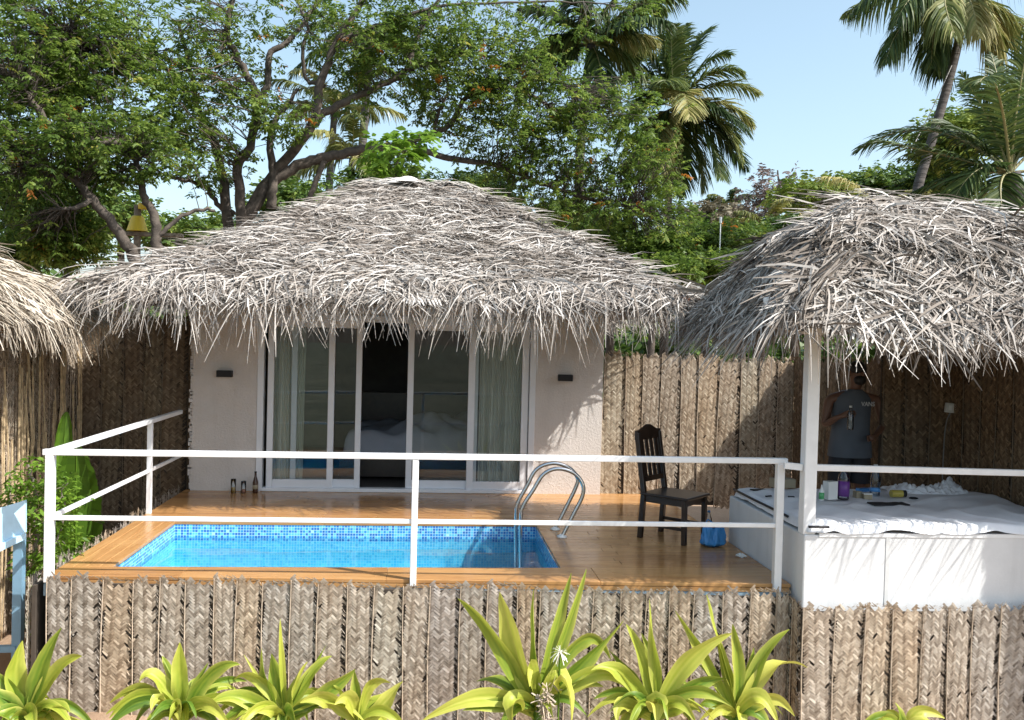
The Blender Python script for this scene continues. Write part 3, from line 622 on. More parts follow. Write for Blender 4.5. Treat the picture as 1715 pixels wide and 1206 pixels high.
# room bed
BD = empty('bed', (-.1, 12.9, 0), 'unmade white bed inside the dark room, seen through the open sliding door', 'bed')
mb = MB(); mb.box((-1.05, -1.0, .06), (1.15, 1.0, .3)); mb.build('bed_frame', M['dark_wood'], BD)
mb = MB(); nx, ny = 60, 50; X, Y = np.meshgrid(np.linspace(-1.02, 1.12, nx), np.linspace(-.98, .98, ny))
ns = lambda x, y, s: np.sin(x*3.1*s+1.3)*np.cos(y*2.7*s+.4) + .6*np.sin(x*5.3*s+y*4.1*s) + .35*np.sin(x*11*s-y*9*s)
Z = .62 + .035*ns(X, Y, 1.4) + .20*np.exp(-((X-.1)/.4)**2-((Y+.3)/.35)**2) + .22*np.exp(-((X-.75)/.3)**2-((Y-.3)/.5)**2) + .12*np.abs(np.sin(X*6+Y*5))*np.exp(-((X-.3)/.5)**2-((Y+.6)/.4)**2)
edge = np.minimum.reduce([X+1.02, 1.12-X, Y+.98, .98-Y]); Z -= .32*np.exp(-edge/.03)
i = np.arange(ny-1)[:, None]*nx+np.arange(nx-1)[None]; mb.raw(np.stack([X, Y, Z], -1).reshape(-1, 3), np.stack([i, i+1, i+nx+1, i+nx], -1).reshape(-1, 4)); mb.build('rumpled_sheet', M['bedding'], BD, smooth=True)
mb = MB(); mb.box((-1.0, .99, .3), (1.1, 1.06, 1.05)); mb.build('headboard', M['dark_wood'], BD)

# bottles and candles on the deck by the wall
def bottle(name, label, cat, loc, prof, m, extra=None, group=None, n=20, sy=1.):
    r_ = empty(name, loc, label, cat, group); mb = MB(); mb.lathe(prof, n=n, sy=sy); mb.build('bottle_body', m, r_, smooth=True)
    for nm, pr, mm in (extra or []):
        e = MB(); e.lathe(pr, n=n, sy=sy); e.build(nm, mm, r_, smooth=True)
    return r_
p = atZ(434, 820, 0); bottle('beer_bottle', 'brown glass bottle standing by the left door jamb on the deck', 'bottle', (p[0], 10.9, 0), [(.03, 0), (.032, .02), (.032, .13), (.022, .17), (.013, .20), (.012, .25)], M['brown_glass'], [('label_band', [(.0328, .05), (.0328, .10)], M['kraft']), ('cap', [(.014, .245), (.014, .258)], M['black'])])
for px_, lab, hh, fh in ((398, 'tall clear glass tumbler with pale candle, left of the two by the wall', .17, .07), (415, 'short clear glass tumbler with dark amber candle beside the brown bottle', .145, .045)):
    p = atZ(px_, 820, 0); r_ = empty('candle_glass', (p[0], 10.88, 0), lab, 'candle holder', 'glass tumblers by the wall')
    mb = MB(); mb.lathe([(.026, 0), (.03, .01), (.031, hh)], n=18); mb.build('tumbler', M['clear'], r_, smooth=True)
    mb = MB(); mb.lathe([(.0, .006), (.024, .008), (.024, fh), (.0, fh)], n=16); mb.build('candle', M['amber' if hh > .15 else 'tile_red'], r_, smooth=True)

# ================================================================= deck railing
RL = empty('deck_railing', (-2.88, YL, 0), 'white painted steel railing with two rails around the front and left of the pool deck', 'railing')
ro = np.array(RL.location)
TL, TR = atY(80, 757, YL), atY(1318, 772, YR); BL_, BR_ = atY(90, 867, YL), atY(1304, 880, YR)
def rb(name, a, b, wx, wz, m=M['white']): 
    k = MB(); k.beam(np.array(a)-ro, np.array(b)-ro, wx, wz); return bevel(k.build(name, m, RL), .004, 1)
rb('top_rail', TL+np.array([-.03, 0, 0]), TR, .055, .045)
rb('middle_rail', BL_, BR_, .03, .036)
bt = atZ(692, 962, 0); xl = -2.88; xr = atY(1303, 900, YR)[0]
def lerpz(A, B, x): t = (x-A[0])/(B[0]-A[0]); return A[2]*(1-t)+B[2]*t
xm = atY(694, 870, 7.06)[0]
for x, w_ in ((xl+.0, .062), (xm, .05), (xr, .062)):
    k = MB(); k.box((x-w_/2-ro[0], yf(x)-w_/2-ro[1]-(.0 if x > xl+1 else 0), -.05 if x < 2 else -.06), (x+w_/2-ro[0], yf(x)+w_/2-ro[1], lerpz(TL, TR, x)-.023)); bevel(k.build('post', M['white'], RL), .004, 1)
k = MB(); k.box((xr-.034-ro[0], yf(xr)-.034-ro[1], -.2), (xr+.034-ro[0], yf(xr)+.034-ro[1], -.061)); k.build('post_foot', M['blue_beam'], RL)
xs_ = -2.88; ptop = np.array([xs_, YL, TL[2]]); pend = atY(318, 690, 10.75); pend[0] = xs_
rb('side_top_rail', ptop+np.array([0, .03, .0]), pend, .055, .045); pb = np.array([xs_, YL, BL_[2]+.0]); pe = atY(306, 767, 10.6); pe[0] = xs_
rb('side_middle_rail', pb+np.array([0, .03, 0]), np.array([xs_, 11.0, pe[2]]), .03, .036)
k = MB(); k.box((xs_-.025-ro[0], 9.6-ro[1], -.05), (xs_+.025-ro[0], 9.65-ro[1], ptop[2]+(pend[2]-ptop[2])*.66-.023)); bevel(k.build('post', M['white'], RL), .004, 1)

# ================================================================= day bed base (white masonry) and mattress
BX0, BX1, BY0, BY1 = 2.955, 5.36, 6.74, 8.5
BB = empty('masonry_platform', (BX0, BY0, -.12), 'white painted masonry base of the day bed, right of the pool deck', 'platform')
mb = MB(); mb.box((0, 0, -.9), (BX1-BX0, BY1-BY0, .56)); base = bevel(mb.build('base_block', M['plinth'], BB), .012)
M['batten'] = plain('batten', (.60, .61, .61), .7)
for x in (.67, 1.95): mb = MB(); mb.box((x, -.004, .0), (x+.035, -.0005, .555)); mb.build('wall_batten', M['batten'], BB)
mb = MB(); mb.box((.12, -.006, .545), (BX1-BX0-.01, .05, .575)); mb.build('ledge', M['white'], BB)
# mattress sheet
MT = empty('mattress', (BX0+.02, BY0-.008, .445), 'white sheeted day bed mattress with black piping on the masonry base', 'mattress')
mb = MB(); nx, ny = 130, 90; U, V = np.meshgrid(np.linspace(0, 1, nx), np.linspace(0, 1, ny)); X = .0+U*2.36; Y = V*1.70
Z = .085 + .008*ns(X, Y, 1.6) + .013*np.abs(np.sin(X*4.3+Y*2.2+1.5*np.sin(X*2)))**8 + .011*np.abs(np.sin(X*2.1-Y*5.2+np.sin(Y*3)))**10 + .012*np.abs(np.sin(X*7.1+Y*3.2+2*np.sin(Y*4)))**12*(Y < .9)
Z += .05*np.exp(-((X-1.9)/.45)**2-((Y-1.2)/.5)**2)
ed = np.minimum.reduce([X+.0, 2.36-X, Y, 1.70-Y]); Z = Z - (.075 + .012*np.sin(X*7)*(Y < .1))*np.exp(-ed/.012)
Y = Y - .008*np.exp(-Y/.02)*(1+.5*np.sin(X*9))
i = np.arange(ny-1)[:, None]*nx+np.arange(nx-1)[None]; mb.raw(np.stack([X, Y, Z], -1).reshape(-1, 3), np.stack([i, i+1, i+nx+1, i+nx], -1).reshape(-1, 4)); mb.build('sheet', M['linen'], MT, smooth=True)
mb = MB(); mb.tube([(-.005, 1.70, .07), (-.006, 1.2, .066), (-.005, .6, .068), (-.004, .38, .066)], .011, 8); mb.tube([(-.004, -.03, .066), (.07, -.035, .068), (.16, -.034, .066)], .010, 8); mb.build('piping', M['trim_black'], MT, smooth=True)

# ================================================================= pavilion
PV = empty('thatched_pavilion', (4.1, 7.7, .44), 'open day bed pavilion with shaggy grey palm thatch on white posts', 'pavilion')
pv = np.array(PV.location)
def P3(p): return tuple(np.array(p, float)-pv)
def pvb(name, lo, hi, m, bw=.006): k = MB(); k.box(P3(lo), P3(hi)); return bevel(k.build(name, m, PV), bw)
PP = atY(1357, 700, 6.80)
for x, y_ in ((PP[0], 6.80), (5.3, 6.80), (4.76, 8.96), (5.34, 8.96)): pvb('post', (x-.05, y_-.05, .44), (x+.05, y_+.05, 2.3), M['white'])
pvb('ring_beam', (2.6, 6.75, 2.2), (5.7, 6.84, 2.29), M['white']); pvb('ring_beam', (2.9, 8.92, 2.2), (5.7, 9.01, 2.29), M['white'])
ra = MB()
for k in range(9):
    x = 2.75 + k*.35; ra.beam(P3((x, 6.35, 2.16)), P3((4.1+(x-4.1)*.3, 7.7, 3.05)), .04, .05); ra.beam(P3((x, 9.05, 2.16)), P3((4.1+(x-4.1)*.3, 7.7, 3.05)), .04, .05)
ra.build('rafter', M['dark_wood'], PV)
E0, E1_, E2, E3 = (2.68, 6.4, 2.12), (5.9, 6.4, 2.12), (5.9, 9.25, 2.10), (2.78, 9.25, 2.16)
Q0, Q1 = (3.75, 7.7, 3.18), (4.65, 7.7, 3.18)
# the slopes bulge: a middle ring
def mid(a, b, t=.5, up=.17): a = np.array(a); b = np.array(b); q = a*(1-t)+b*t; q[2] += up; return tuple(q)
m0, m1, m2, m3 = mid(E0, Q0), mid(E1_, Q1), mid(E2, Q1), mid(E3, Q0)
faces = [(E0, E1_, m1, m0), (m0, m1, Q1, Q0), (E3, E0, m0, m3), (m3, m0, Q0, Q0), (E1_, E2, m2, m1), (m1, m2, Q1, Q1), (E2, E3, m3, m2), (m2, m3, Q0, Q1)]
rm = MB(); pad(rm, [tuple(P3(p) for p in (f if f[2] != f[3] else f[:3])) for f in faces], .07); prf = rm.build('thatched_roof', M['thatch_base'], PV)
mb = MB()
for k, f in enumerate(faces[:6]):
    thatch_face(mb, *[P3(p) for p in f], dens=(90, 90, 70, 70, 22, 22)[k], leafn=24, L=(.28, .66), spread=46, seed=20+k, wid=(.0035, .0115), lift=.09, tone=(.5, .28))
thatch_face(mb, *[P3(p) for p in faces[6]], dens=14, seed=28); thatch_face(mb, *[P3(p) for p in faces[7]], dens=14, seed=29)
woven_patches(mb, P3(E0), P3(E1_), P3(m1), P3(m0), 40, 9); woven_patches(mb, P3(m0), P3(m1), P3(Q1), P3(Q0), 20, 10)
mb.build('thatch_leaves', M['thatch'], prf)
mb = MB()
fringe(mb, P3(E0), P3(E1_), (0, -1, 0), 105, 31, (.30, .80), wid=(.0035, .009), fan=.6, back=.4, slope=.95)
fringe(mb, P3(E0), P3(E1_), (0, -1, 0), 60, 34, (.2, .4), wid=(.006, .013), fan=.7, back=.3, slope=.95, lift=.1)
fringe(mb, P3(E3), P3(E0), (-1, 0, 0), 190, 32, (.3, .6), wid=(.0045, .0105), fan=.45, back=.5, slope=1.1, tone=(.42, .2))
fringe(mb, P3(E1_), P3(E2), (1, 0, 0), 60, 33); fringe(mb, P3(E2), P3(E3), (0, 1, 0), 60, 35)
mb.build('eave_fringe', M['thatch'], prf)
PR = empty('pavilion_rail', (PP[0]+.055, 6.8, 1.0), 'single white rail across the front of the day bed pavilion', 'railing')
mb = MB(); a = atY(1374, 783, 6.8); b = atY(1715, 792, 6.8); sl_ = (b[2]-a[2])/(b[0]-a[0]); mb.beam((0, 0, a[2]-1.0), (5.25-PP[0]-.06, 0, a[2]-1.0+sl_*(5.2-PP[0])), .045, .05); bevel(mb.build('rail', M['white'], PR), .004, 1)
mb = MB(); mb.beam((-.24, .03, a[2]-1.0+.01), (-.107, .0, a[2]-1.0+.0), .045, .05); mb.build('rail_stub', M['white'], PR)

# ================================================================= left hut
LH = empty('thatched_hut', (-5.6, 8.0, -1.27), 'thatched hut at the left edge with plaited palm wall and overhanging fringe', 'hut')
lh = np.array(LH.location)
def H3(p): return tuple(np.array(p, float)-lh)
w0 = fence('plaited_wall', None, (-4.22, 4.5), (-4.20, 11.3), 2.12, 2.12, 3.45, .30, warm=True, seed=12, wide=(.5, 1.1))
for k_ in ('category', 'label', 'group'):
    if k_ in w0: del w0[k_]
w0.location = H3(w0.location); w0.parent = LH
wdel = w0
mb = MB()
rr_ = random.Random(5)
for k in range(90):    # loose upright leaf stalks tied on the wall
    y_ = rr_.uniform(7.4, 11.2); h_ = rr_.uniform(.6, 2.2); z_ = rr_.uniform(-1.2, 1.9-h_)
    mb.tube([H3((-4.16+rr_.uniform(-.01, .02), y_, z_)), H3((-4.15+rr_.uniform(-.01, .03), y_+rr_.uniform(-.03, .03), z_+h_/2)), H3((-4.16+rr_.uniform(-.01, .02), y_+rr_.uniform(-.04, .04), z_+h_))], rr_.uniform(.006, .012), 5, cap=False)
mb.build('wall_stalks', plain('stalk', (.50, .38, .23), .7, var=.35, sc=15), LH)
mb = MB(); mb.box(H3((-7.2, 4.5, -1.3)), H3((-4.3, 10.6, 2.1))); mb.build('hut_body', M['backing'], LH)
h0, h1, h2, h3 = (-3.82, 4.2, 2.14), (-3.82, 10.4, 2.14), (-7.6, 10.3, 2.1), (-7.6, 4.2, 2.1); q0, q1 = (-5.8, 5.8, 3.40), (-5.8, 8.4, 3.40)
rm = MB(); pad(rm, [tuple(H3(p) for p in f) for f in ((h0, h1, q1, q0), (h1, h2, q1), (h2, h3, q0, q1), (h3, h0, q0))], .09); hrf = rm.build('thatched_roof', M['thatch_base'], LH)
mb = MB(); thatch_face(mb, H3(h0), H3(h1), H3(q1), H3(q0), 60, 26, (.3, .6), 25, 41, (.006, .013), tone=(.6, .2)); thatch_face(mb, H3(h1), H3(h2), H3(q1), H3(q1), 40, 24, (.3, .6), 40, 42, tone=(.6, .2))
mb.build('thatch_leaves', M['thatch_warm'], hrf)
mb = MB(); fringe(mb, H3(h0), H3(h1), (1, 0, 0), 230, 43, (.45, .8), wid=(.0045, .010), fan=.3, back=.6, slope=.6, tone=(.6, .2)); fringe(mb, H3(h1), H3(h2), (0, 1, 0), 70, 44, fan=.4); mb.build('eave_fringe', M['thatch_warm'], hrf)

# ================================================================= hut roof peeking at far right
FH = empty('distant_hut', (9.2, 13.5, -1.3), 'grey thatched hut roof just showing behind the pavilion at the right edge', 'hut')
fh = np.array(FH.location)
def F3(p): return tuple(np.array(p, float)-fh)
f0, f1, f2, f3 = (7.2, 11.6, 2.7), (11.4, 11.6, 2.7), (11.4, 15.4, 2.7), (7.2, 15.4, 2.7); g0, g1 = (8.9, 13.5, 3.98), (9.8, 13.5, 3.98)
rm = MB(); pad(rm, [tuple(F3(p) for p in f) for f in ((f0, f1, g1, g0), (f1, f2, g1), (f2, f3, g0, g1), (f3, f0, g0))], .09); fr_ = rm.build('thatched_roof', M['thatch_base'], FH)
mb = MB(); thatch_face(mb, F3(f0), F3(f1), F3(g1), F3(g0), 40, 22, (.3, .6), 50, 51); thatch_face(mb, F3(f3), F3(f0), F3(g0), F3(g0), 40, 22, (.3, .6), 50, 52); mb.build('thatch_leaves', M['thatch'], fr_)
mb = MB(); mb.box(F3((7.8, 12.2, -1.3)), F3((10.9, 14.9, 2.68))); mb.build('wall', M['weave_warm'], FH)

# ================================================================= chair
CH = empty('wooden_chair', (2.42, 8.58, 0), 'dark brown slat back wooden chair standing on the deck beside the day bed', 'chair', rz=rad(-44))
CH.scale = (1.14, 1.14, 1.0)
mb = MB(); mb.box((-.21, -.21, .425), (.24, .21, .452)); bevel(mb.build('seat', M['dark_wood'], CH), .008)
mb = MB(); mb.box((-.17, -.185, .36), (.20, -.165, .425)); mb.box((-.17, .165, .36), (.20, .185, .425)); mb.box((.18, -.17, .36), (.20, .17, .425)); mb.box((-.19, -.17, .36), (-.17, .17, .425)); mb.build('seat_rail', M['dark_wood'], CH)
for s_ in (-1, 1):
    mb = MB(); mb.beam((.205, s_*.18, 0), (.20, s_*.18, .425), .04, .04); bevel(mb.build('leg', M['dark_wood'], CH), .004, 1)
    mb = MB(); mb.beam((-.215, s_*.18, 0), (-.19, s_*.18, .45), .042, .042); mb.beam((-.19, s_*.18, .45), (-.27, s_*.18, 1.02), .042, .042); bevel(mb.build('leg', M['dark_wood'], CH), .004, 1)
    mb = MB(); mb.box((-.19, s_*.18-.01, .13), (.19, s_*.18+.01, .16)); mb.build('stretcher', M['dark_wood'], CH)
mb = MB(); ys = np.linspace(-.2, .2, 25); zt = 1.055 + .038*np.exp(-(ys/.085)**2) + .008*np.cos(ys*16)
v = []; 
for x in (-.285, -.258):
    v += [(x, y_, .955) for y_ in ys] + [(x, y_, z_) for y_, z_ in zip(ys, zt)]
n_ = 25; fcs = [(i, i+1, n_+i+1, n_+i) for i in range(n_-1)] + [(2*n_+i+1, 2*n_+i, 3*n_+i, 3*n_+i+1) for i in range(n_-1)] + [(n_+i, n_+i+1, 3*n_+i+1, 3*n_+i) for i in range(n_-1)] + [(i+1, i, 2*n_+i, 2*n_+i+1) for i in range(n_-1)] + [(0, n_, 3*n_, 2*n_), (n_-1, 3*n_-1, 4*n_-1, 2*n_-1)]
mb.raw(v, fcs); mb.build('crest_rail', M['dark_wood'], CH)
mb = MB(); mb.beam((-.205, -.17, .575), (-.205, .17, .575), .025, .05); mb.build('lower_back_rail', M['dark_wood'], CH)
for k in range(4):
    y_ = -.117 + k*.078; mb = MB(); mb.beam((-.208, y_, .59), (-.268, y_, .965), .014, .045, up=(0, 1, 0)); mb.build('slat', M['dark_wood'], CH)

# blue bag, clear bottles, crumpled tissue on the deck
p = atZ(1193, 915, 0); BG = empty('plastic_bag', (p[0], p[1], 0), 'blue plastic carrier bag slumped on the deck beside the chair leg', 'bag')
mb = MB(); nu, nv = 40, 16; v = []
for j in range(nv):
    t = j/(nv-1); z = .20*t; rad_ = .115*(1 - .25*t)*(math.sin(min(1, t*4+.25)*math.pi/2))
    for i in range(nu):
        a = 2*math.pi*i/nu; rr = rad_*(1 + .10*math.sin(3*a+1+2*t) + .07*math.sin(7*a-3*t) + .06*math.sin(11*a+9*t)); v.append((rr*math.cos(a)*1.1, rr*math.sin(a)*.75, z + .02*math.sin(5*a+1)*t + .012*math.sin(9*a)*t))
f = [(j*nu+i, j*nu+(i+1) % nu, (j+1)*nu+(i+1) % nu, (j+1)*nu+i) for j in range(nv-1) for i in range(nu)] + [tuple(range(nu))[::-1]]
mb.raw(v, f); mb.build('bag_body', M['bag'], BG)
mb = MB(); mb.tube(spline([(-.08, 0, .18), (-.05, .01, .25), (.0, .02, .22), (.04, 0, .19)]), .006, 6); mb.build('bag_handle', M['bag'], BG)
p = atZ(1186, 897, 0); bottle('water_bottle', 'clear plastic bottle upright on the deck behind the blue bag', 'bottle', (p[0], p[1], 0), [(.03, 0), (.034, .01), (.034, .15), (.03, .18), (.014, .22), (.013, .24)], M['clear'], [('cap', [(.015, .235), (.015, .252)], M['blue_label'])])
p = atZ(1241, 933, 0); TI = empty('tissue', (p[0], p[1], 0), 'small crumpled white tissue on the deck at the foot of the bed base', 'tissue')
mb = MB(); rr_ = np.random.RandomState(8); th_, ph_ = np.meshgrid(np.linspace(0, np.pi, 9), np.linspace(0, 2*np.pi, 14, endpoint=False), indexing='ij'); r0 = .03*(1+.3*rr_.normal(0, 1, th_.shape)); v = np.stack([r0*np.sin(th_)*np.cos(ph_)*1.3, r0*np.sin(th_)*np.sin(ph_), .014+.5*r0*np.cos(th_)], -1).reshape(-1, 3); v[:, 2] = np.maximum(v[:, 2], .001)
mb.raw(v, [(a*14+b, a*14+(b+1) % 14, (a+1)*14+(b+1) % 14, (a+1)*14+b) for a in range(8) for b in range(14)]); mb.build('crumpled_tissue', M['white_pl'], TI)

# ================================================================= things on the day bed
ZB = .545
def onbed(x, y): return atZ(x, y, ZB)
def cbox(name, label, cat, x, y, sx, sy, sz, m, rz=0, group=None, lid=None):
    p = onbed(x, y); r_ = empty(name, (p[0], p[1], ZB), label, cat, group, rz); mb = MB(); mb.box((-sx/2, -sy/2, 0), (sx/2, sy/2, sz)); bevel(mb.build(name+'_body', m, r_), .003, 1)
    if lid: k = MB(); k.box((-sx/2-.002, -sy/2-.002, sz*lid[0]), (sx/2+.002, sy/2+.002, sz*lid[1])); k.build(lid[3] if len(lid) > 3 else 'band', lid[2], r_)
    return r_
p = onbed(1372, 838); bottle('pump_bottle', 'small white bottle with green label beside the pavilion post', 'bottle', (p[0]+.02, p[1], ZB), [(.022, 0), (.023, .005), (.023, .085), (.012, .10), (.009, .115), (.006, .14)], M['white_pl'], [('label_band', [(.0238, .012), (.0238, .072)], M['green'])])
p = onbed(1412, 836); bottle('cleaner_bottle', 'large clear bottle with purple label on the day bed', 'bottle', (p[0], p[1], ZB), [(.048, 0), (.052, .01), (.052, .18), (.045, .215), (.02, .262), (.018, .275)], M['clear'], [('label_band', [(.0532, .03), (.0532, .165)], M['purple']), ('cap', [(.02, .27), (.02, .295)], M['white_pl'])])
p = onbed(1465, 830); bottle('water_bottle', 'tall clear water bottle with pale blue label on the day bed', 'bottle', (p[0], p[1], ZB), [(.042, 0), (.046, .01), (.046, .06), (.043, .08), (.047, .13), (.043, .17), (.02, .24), (.016, .27)], M['clear'], [('label_band', [(.0475, .04), (.0475, .075)], M['blue_label']), ('cap', [(.019, .265), (.019, .29)], M['white_pl'])])
cbox('carton', 'upright grey and white carton between the green and purple bottles', 'carton', 1390, 836, .10, .07, .165, M['grey_box'], .3, lid=(.01, .99, M['white_pl'], 'side_panel')) 
cbox('plastic_tub', 'low brown open box at the far left end of the day bed', 'box', 1310, 816, .22, .12, .085, M['kraft'], .1)
cbox('small_carton', 'small kraft carton beside the purple bottle', 'carton', 1436, 834, .065, .06, .062, M['kraft'], .2, 'kraft cartons on the day bed')
cbox('small_carton', 'kraft carton with white lid, nearest the clear water bottle', 'carton', 1452, 836, .075, .06, .055, M['kraft'], -.1, 'kraft cartons on the day bed', lid=(.85, 1.02, M['white_pl'], 'carton_lid'))
cbox('blue_packet', 'flat blue packet lying behind the kraft cartons', 'packet', 1448, 823, .16, .06, .03, M['blue_label'], .2)
cbox('tray', 'thin black tray lying near the middle of the day bed', 'tray', 1488, 845, .34, .13, .012, M['black'], .06)
cbox('phone', 'black phone lying on the left end of the sheet', 'phone', 1270, 821, .15, .07, .009, M['black'], .3)
cbox('lighter', 'small dark lighter on the sheet left of the railing post', 'lighter', 1287, 832, .07, .025, .012, M['trim_black'], .5)
cbox('knife', 'small dark pocket knife on the sheet right of the railing post', 'knife', 1325, 833, .06, .018, .012, M['trim_black'], -.1)
p = onbed(1505, 835); r_ = empty('jar', (p[0], p[1], ZB+.045), 'yellow labelled jar lying on its side beside the crumpled cloth', 'jar')
mb = MB(); mb.tube([(-.075, 0, 0), (.03, 0, 0)], .034, 16); mb.build('jar_body', M['yellow_pl'], r_, smooth=False); mb = MB(); mb.tube([(.031, 0, 0), (.065, 0, 0)], .032, 16); mb.build('jar_lid', M['black'], r_)
p = onbed(1530, 836); r_ = empty('cable_reel', (p[0], p[1], ZB), 'black lens cap shaped disc beside the yellow jar', 'disc'); mb = MB(); mb.lathe([(.03, 0), (.04, .004), (.04, .012), (.03, .016)], n=16); mb.build('disc_body', M['black'], r_)
p = onbed(1585, 826); CLt = empty('crumpled_cloth', (p[0], p[1], ZB+.01), 'crumpled white cloth heaped at the back of the day bed', 'cloth')
mb = MB(); nx, ny = 90, 40; X, Y = np.meshgrid(np.linspace(-.58, .2, nx), np.linspace(-.2, .16, ny)); rr_ = np.random.RandomState(4)
Z = .02+.03*np.abs(ns(X, Y, 5)) + .02*np.abs(ns(X+3, Y, 11)) + .08*np.exp(-((X-.02)/.12)**2-(Y/.12)**2); k_ = np.clip(1-((X+.19)/.39)**4, 0, 1)*np.clip(1-((Y+.02)/.18)**4, 0, 1); Z = Z*k_**.5 - .01*(k_ == 0)
i = np.arange(ny-1)[:, None]*nx+np.arange(nx-1)[None]; mb.raw(np.stack([X+.03*np.sin(Y*20), Y+.04*np.sin(X*9), Z], -1).reshape(-1, 3), np.stack([i, i+1, i+nx+1, i+nx], -1).reshape(-1, 4)); mb.build('cloth_folds', M['linen'], CLt, smooth=True)
# socket
p = atY(1590, 683, 8.80); SO = empty('wall_socket', (p[0], 8.80, p[2]), 'pale square switch box hanging on the plaited wall with a grey cable', 'socket')
mb = MB(); mb.box((-.055, -.04, -.05), (.055, 0, .05)); s_ = bevel(mb.build('socket_box', M['socket'], SO, rot=(0, .08, 0)), .005); mb = MB(); mb.box((-.03, -.046, -.025), (.0, -.0405, .025)); mb.build('rocker', M['white_pl'], SO, rot=(0, .08, 0))
mb = MB(); mb.tube(spline([(.0, -.02, -.05), (-.04, -.03, -.13), (-.06, -.03, -.3), (-.06, -.02, -.7), (-.06, -.02, -1.2)]), .006, 6); mb.build('cable', M['cable'], SO)

# ================================================================= the man
def skin_obj(name, verts, edges, radii, m, parent, sub=2):
    me = bpy.data.meshes.new(name); me.from_pydata([tuple(v) for v in verts], edges, []); o = bpy.data.objects.new(name, me); C.objects.link(o); o.parent = parent
    md = o.modifiers.new('skin', 'SKIN'); md.use_smooth_shade = True
    for i, r in enumerate(radii): me.skin_vertices[0].data[i].radius = r if isinstance(r, tuple) else (r, r)
    me.skin_vertices[0].data[0].use_root = True
    s = o.modifiers.new('sub', 'SUBSURF'); s.levels = s.render_levels = sub; me.materials.append(m); return o
MY = 8.92
MN = empty('person', (atY(1425, 700, MY)[0], MY, 0), 'bearded man in grey sleeveless top holding a clear bottle, standing in the pavilion shade', 'person')
mo = np.array(MN.location)
J = lambda x, y, dy=0.: atY(x, y, MY+dy) - mo
V = []; E_ = []; Rr = []
def add(p, r, par=None):
    V.append(p); Rr.append(r)
    if par is not None: E_.append((par, len(V)-1))
    return len(V)-1
pel = add(np.array([.0, 0, .93]), (.15, .11)); sp1 = add(np.array([0, 0, 1.08]), (.145, .10), pel); sp2 = add(np.array([.0, 0, 1.24]), (.155, .105), sp1); sp3 = add(np.array([.0, -.0, 1.38]), (.14, .10), sp2)
nk = add(np.array([.02, -.02, 1.475]), .06, sp3); nk2 = add(np.array([.025, -.04, 1.54]), .058, nk); hd0 = add(np.array([.03, -.055, 1.60]), (.07, .085), nk2); hd1 = add(np.array([.035, -.055, 1.68]), (.078, .098), hd0); hd2 = add(np.array([.035, -.05, 1.745]), (.055, .07), hd1)
def arm(sh, elb, wr, hdp, s_, fdir, curl):
    a = add(np.array([s_*.16, 0, 1.40]), .062, sp3); b = add(sh, .056, a); c = add((sh+elb)/2, .05, b); d = add(elb, .041, c); e = add((elb*.4+wr*.6), .036, d); f = add(wr, .025, e); g_ = add(hdp, (.036, .02), f)
    fd = np.array(fdir, float); fd /= np.linalg.norm(fd); cu = np.array(curl, float); sd = np.cross(fd, cu); 
    for k, L_ in enumerate((.062, .072, .066, .052)):
        o = (k-1.5)*.017; p1 = hdp+fd*.03+sd*o; i1 = add(p1, .009, g_); p2 = p1 + fd*L_*.5+cu*L_*.12; i2 = add(p2, .0082, i1); p3 = p2 + fd*L_*.12+cu*L_*.45; add(p3, .0074, i2)
    t1 = add(hdp - sd*.03 + cu*.01, .011, g_); add(hdp - sd*.045 + fd*.03 + cu*.035, .009, t1)
shR = J(1389, 668); elR = J(1381, 712, -.02); wrR = J(1405, 698, -.22); hR = J(1419, 694, -.24)
arm(shR, elR, wrR, hR, -1, (1, -.1, .1), (-.1, -1, 0))
shL = J(1470, 670); elL = J(1480, 712, .0); wrL = J(1466, 730, -.2); hL = J(1460, 733, -.24)
arm(shL, elL, wrL, hL, 1, (-1, -.3, -.2), (-.1, -1, .2))
for s_ in (-1, 1):
    a = add(np.array([s_*.095, 0, .86]), .095, pel); b = add(np.array([s_*.105, 0, .68]), .082, a); c = add(np.array([s_*.11, -.01, .49]), .06, b); d = add(np.array([s_*.115, .01, .34]), .058, c); e = add(np.array([s_*.12, .02, .10]), .038, d); f = add(np.array([s_*.125, .0, .045]), .042, e); add(np.array([s_*.14, -.12, .032]), .035, f)
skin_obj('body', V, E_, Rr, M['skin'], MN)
# clothing shells
def shell(rings, m, name, n=28):
    mb = MB(); v = []
    for (cx, cy_, cz, rx, ry) in rings:
        for i in range(n):
            a = 2*math.pi*i/n; v.append((cx+rx*math.cos(a)*abs(math.cos(a))**-.15, cy_+ry*math.sin(a) + .006*math.sin(5*a+cz*9), cz))
    f = [(k*n+i, k*n+(i+1) % n, (k+1)*n+(i+1) % n, (k+1)*n+i) for k in range(len(rings)-1) for i in range(n)]
    mb.raw(v, f); o = mb.build(name, m, MN, smooth=True); return o
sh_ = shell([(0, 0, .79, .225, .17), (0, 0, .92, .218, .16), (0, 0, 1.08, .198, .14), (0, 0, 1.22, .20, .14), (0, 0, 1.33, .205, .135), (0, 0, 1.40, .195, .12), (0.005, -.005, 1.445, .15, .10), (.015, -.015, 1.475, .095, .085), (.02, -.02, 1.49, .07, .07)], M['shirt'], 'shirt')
cu_ = bpy.data.curves.new('logo_text', 'FONT'); cu_.body = 'VANS'; cu_.size = .062; cu_.extrude = .001; cu_.offset = .0012
tmp = bpy.data.objects.new('logo_text', cu_); C.objects.link(tmp); bpy.context.view_layer.update()
me = bpy.data.meshes.new_from_object(tmp.evaluated_get(bpy.context.evaluated_depsgraph_get())); bpy.data.objects.remove(tmp)
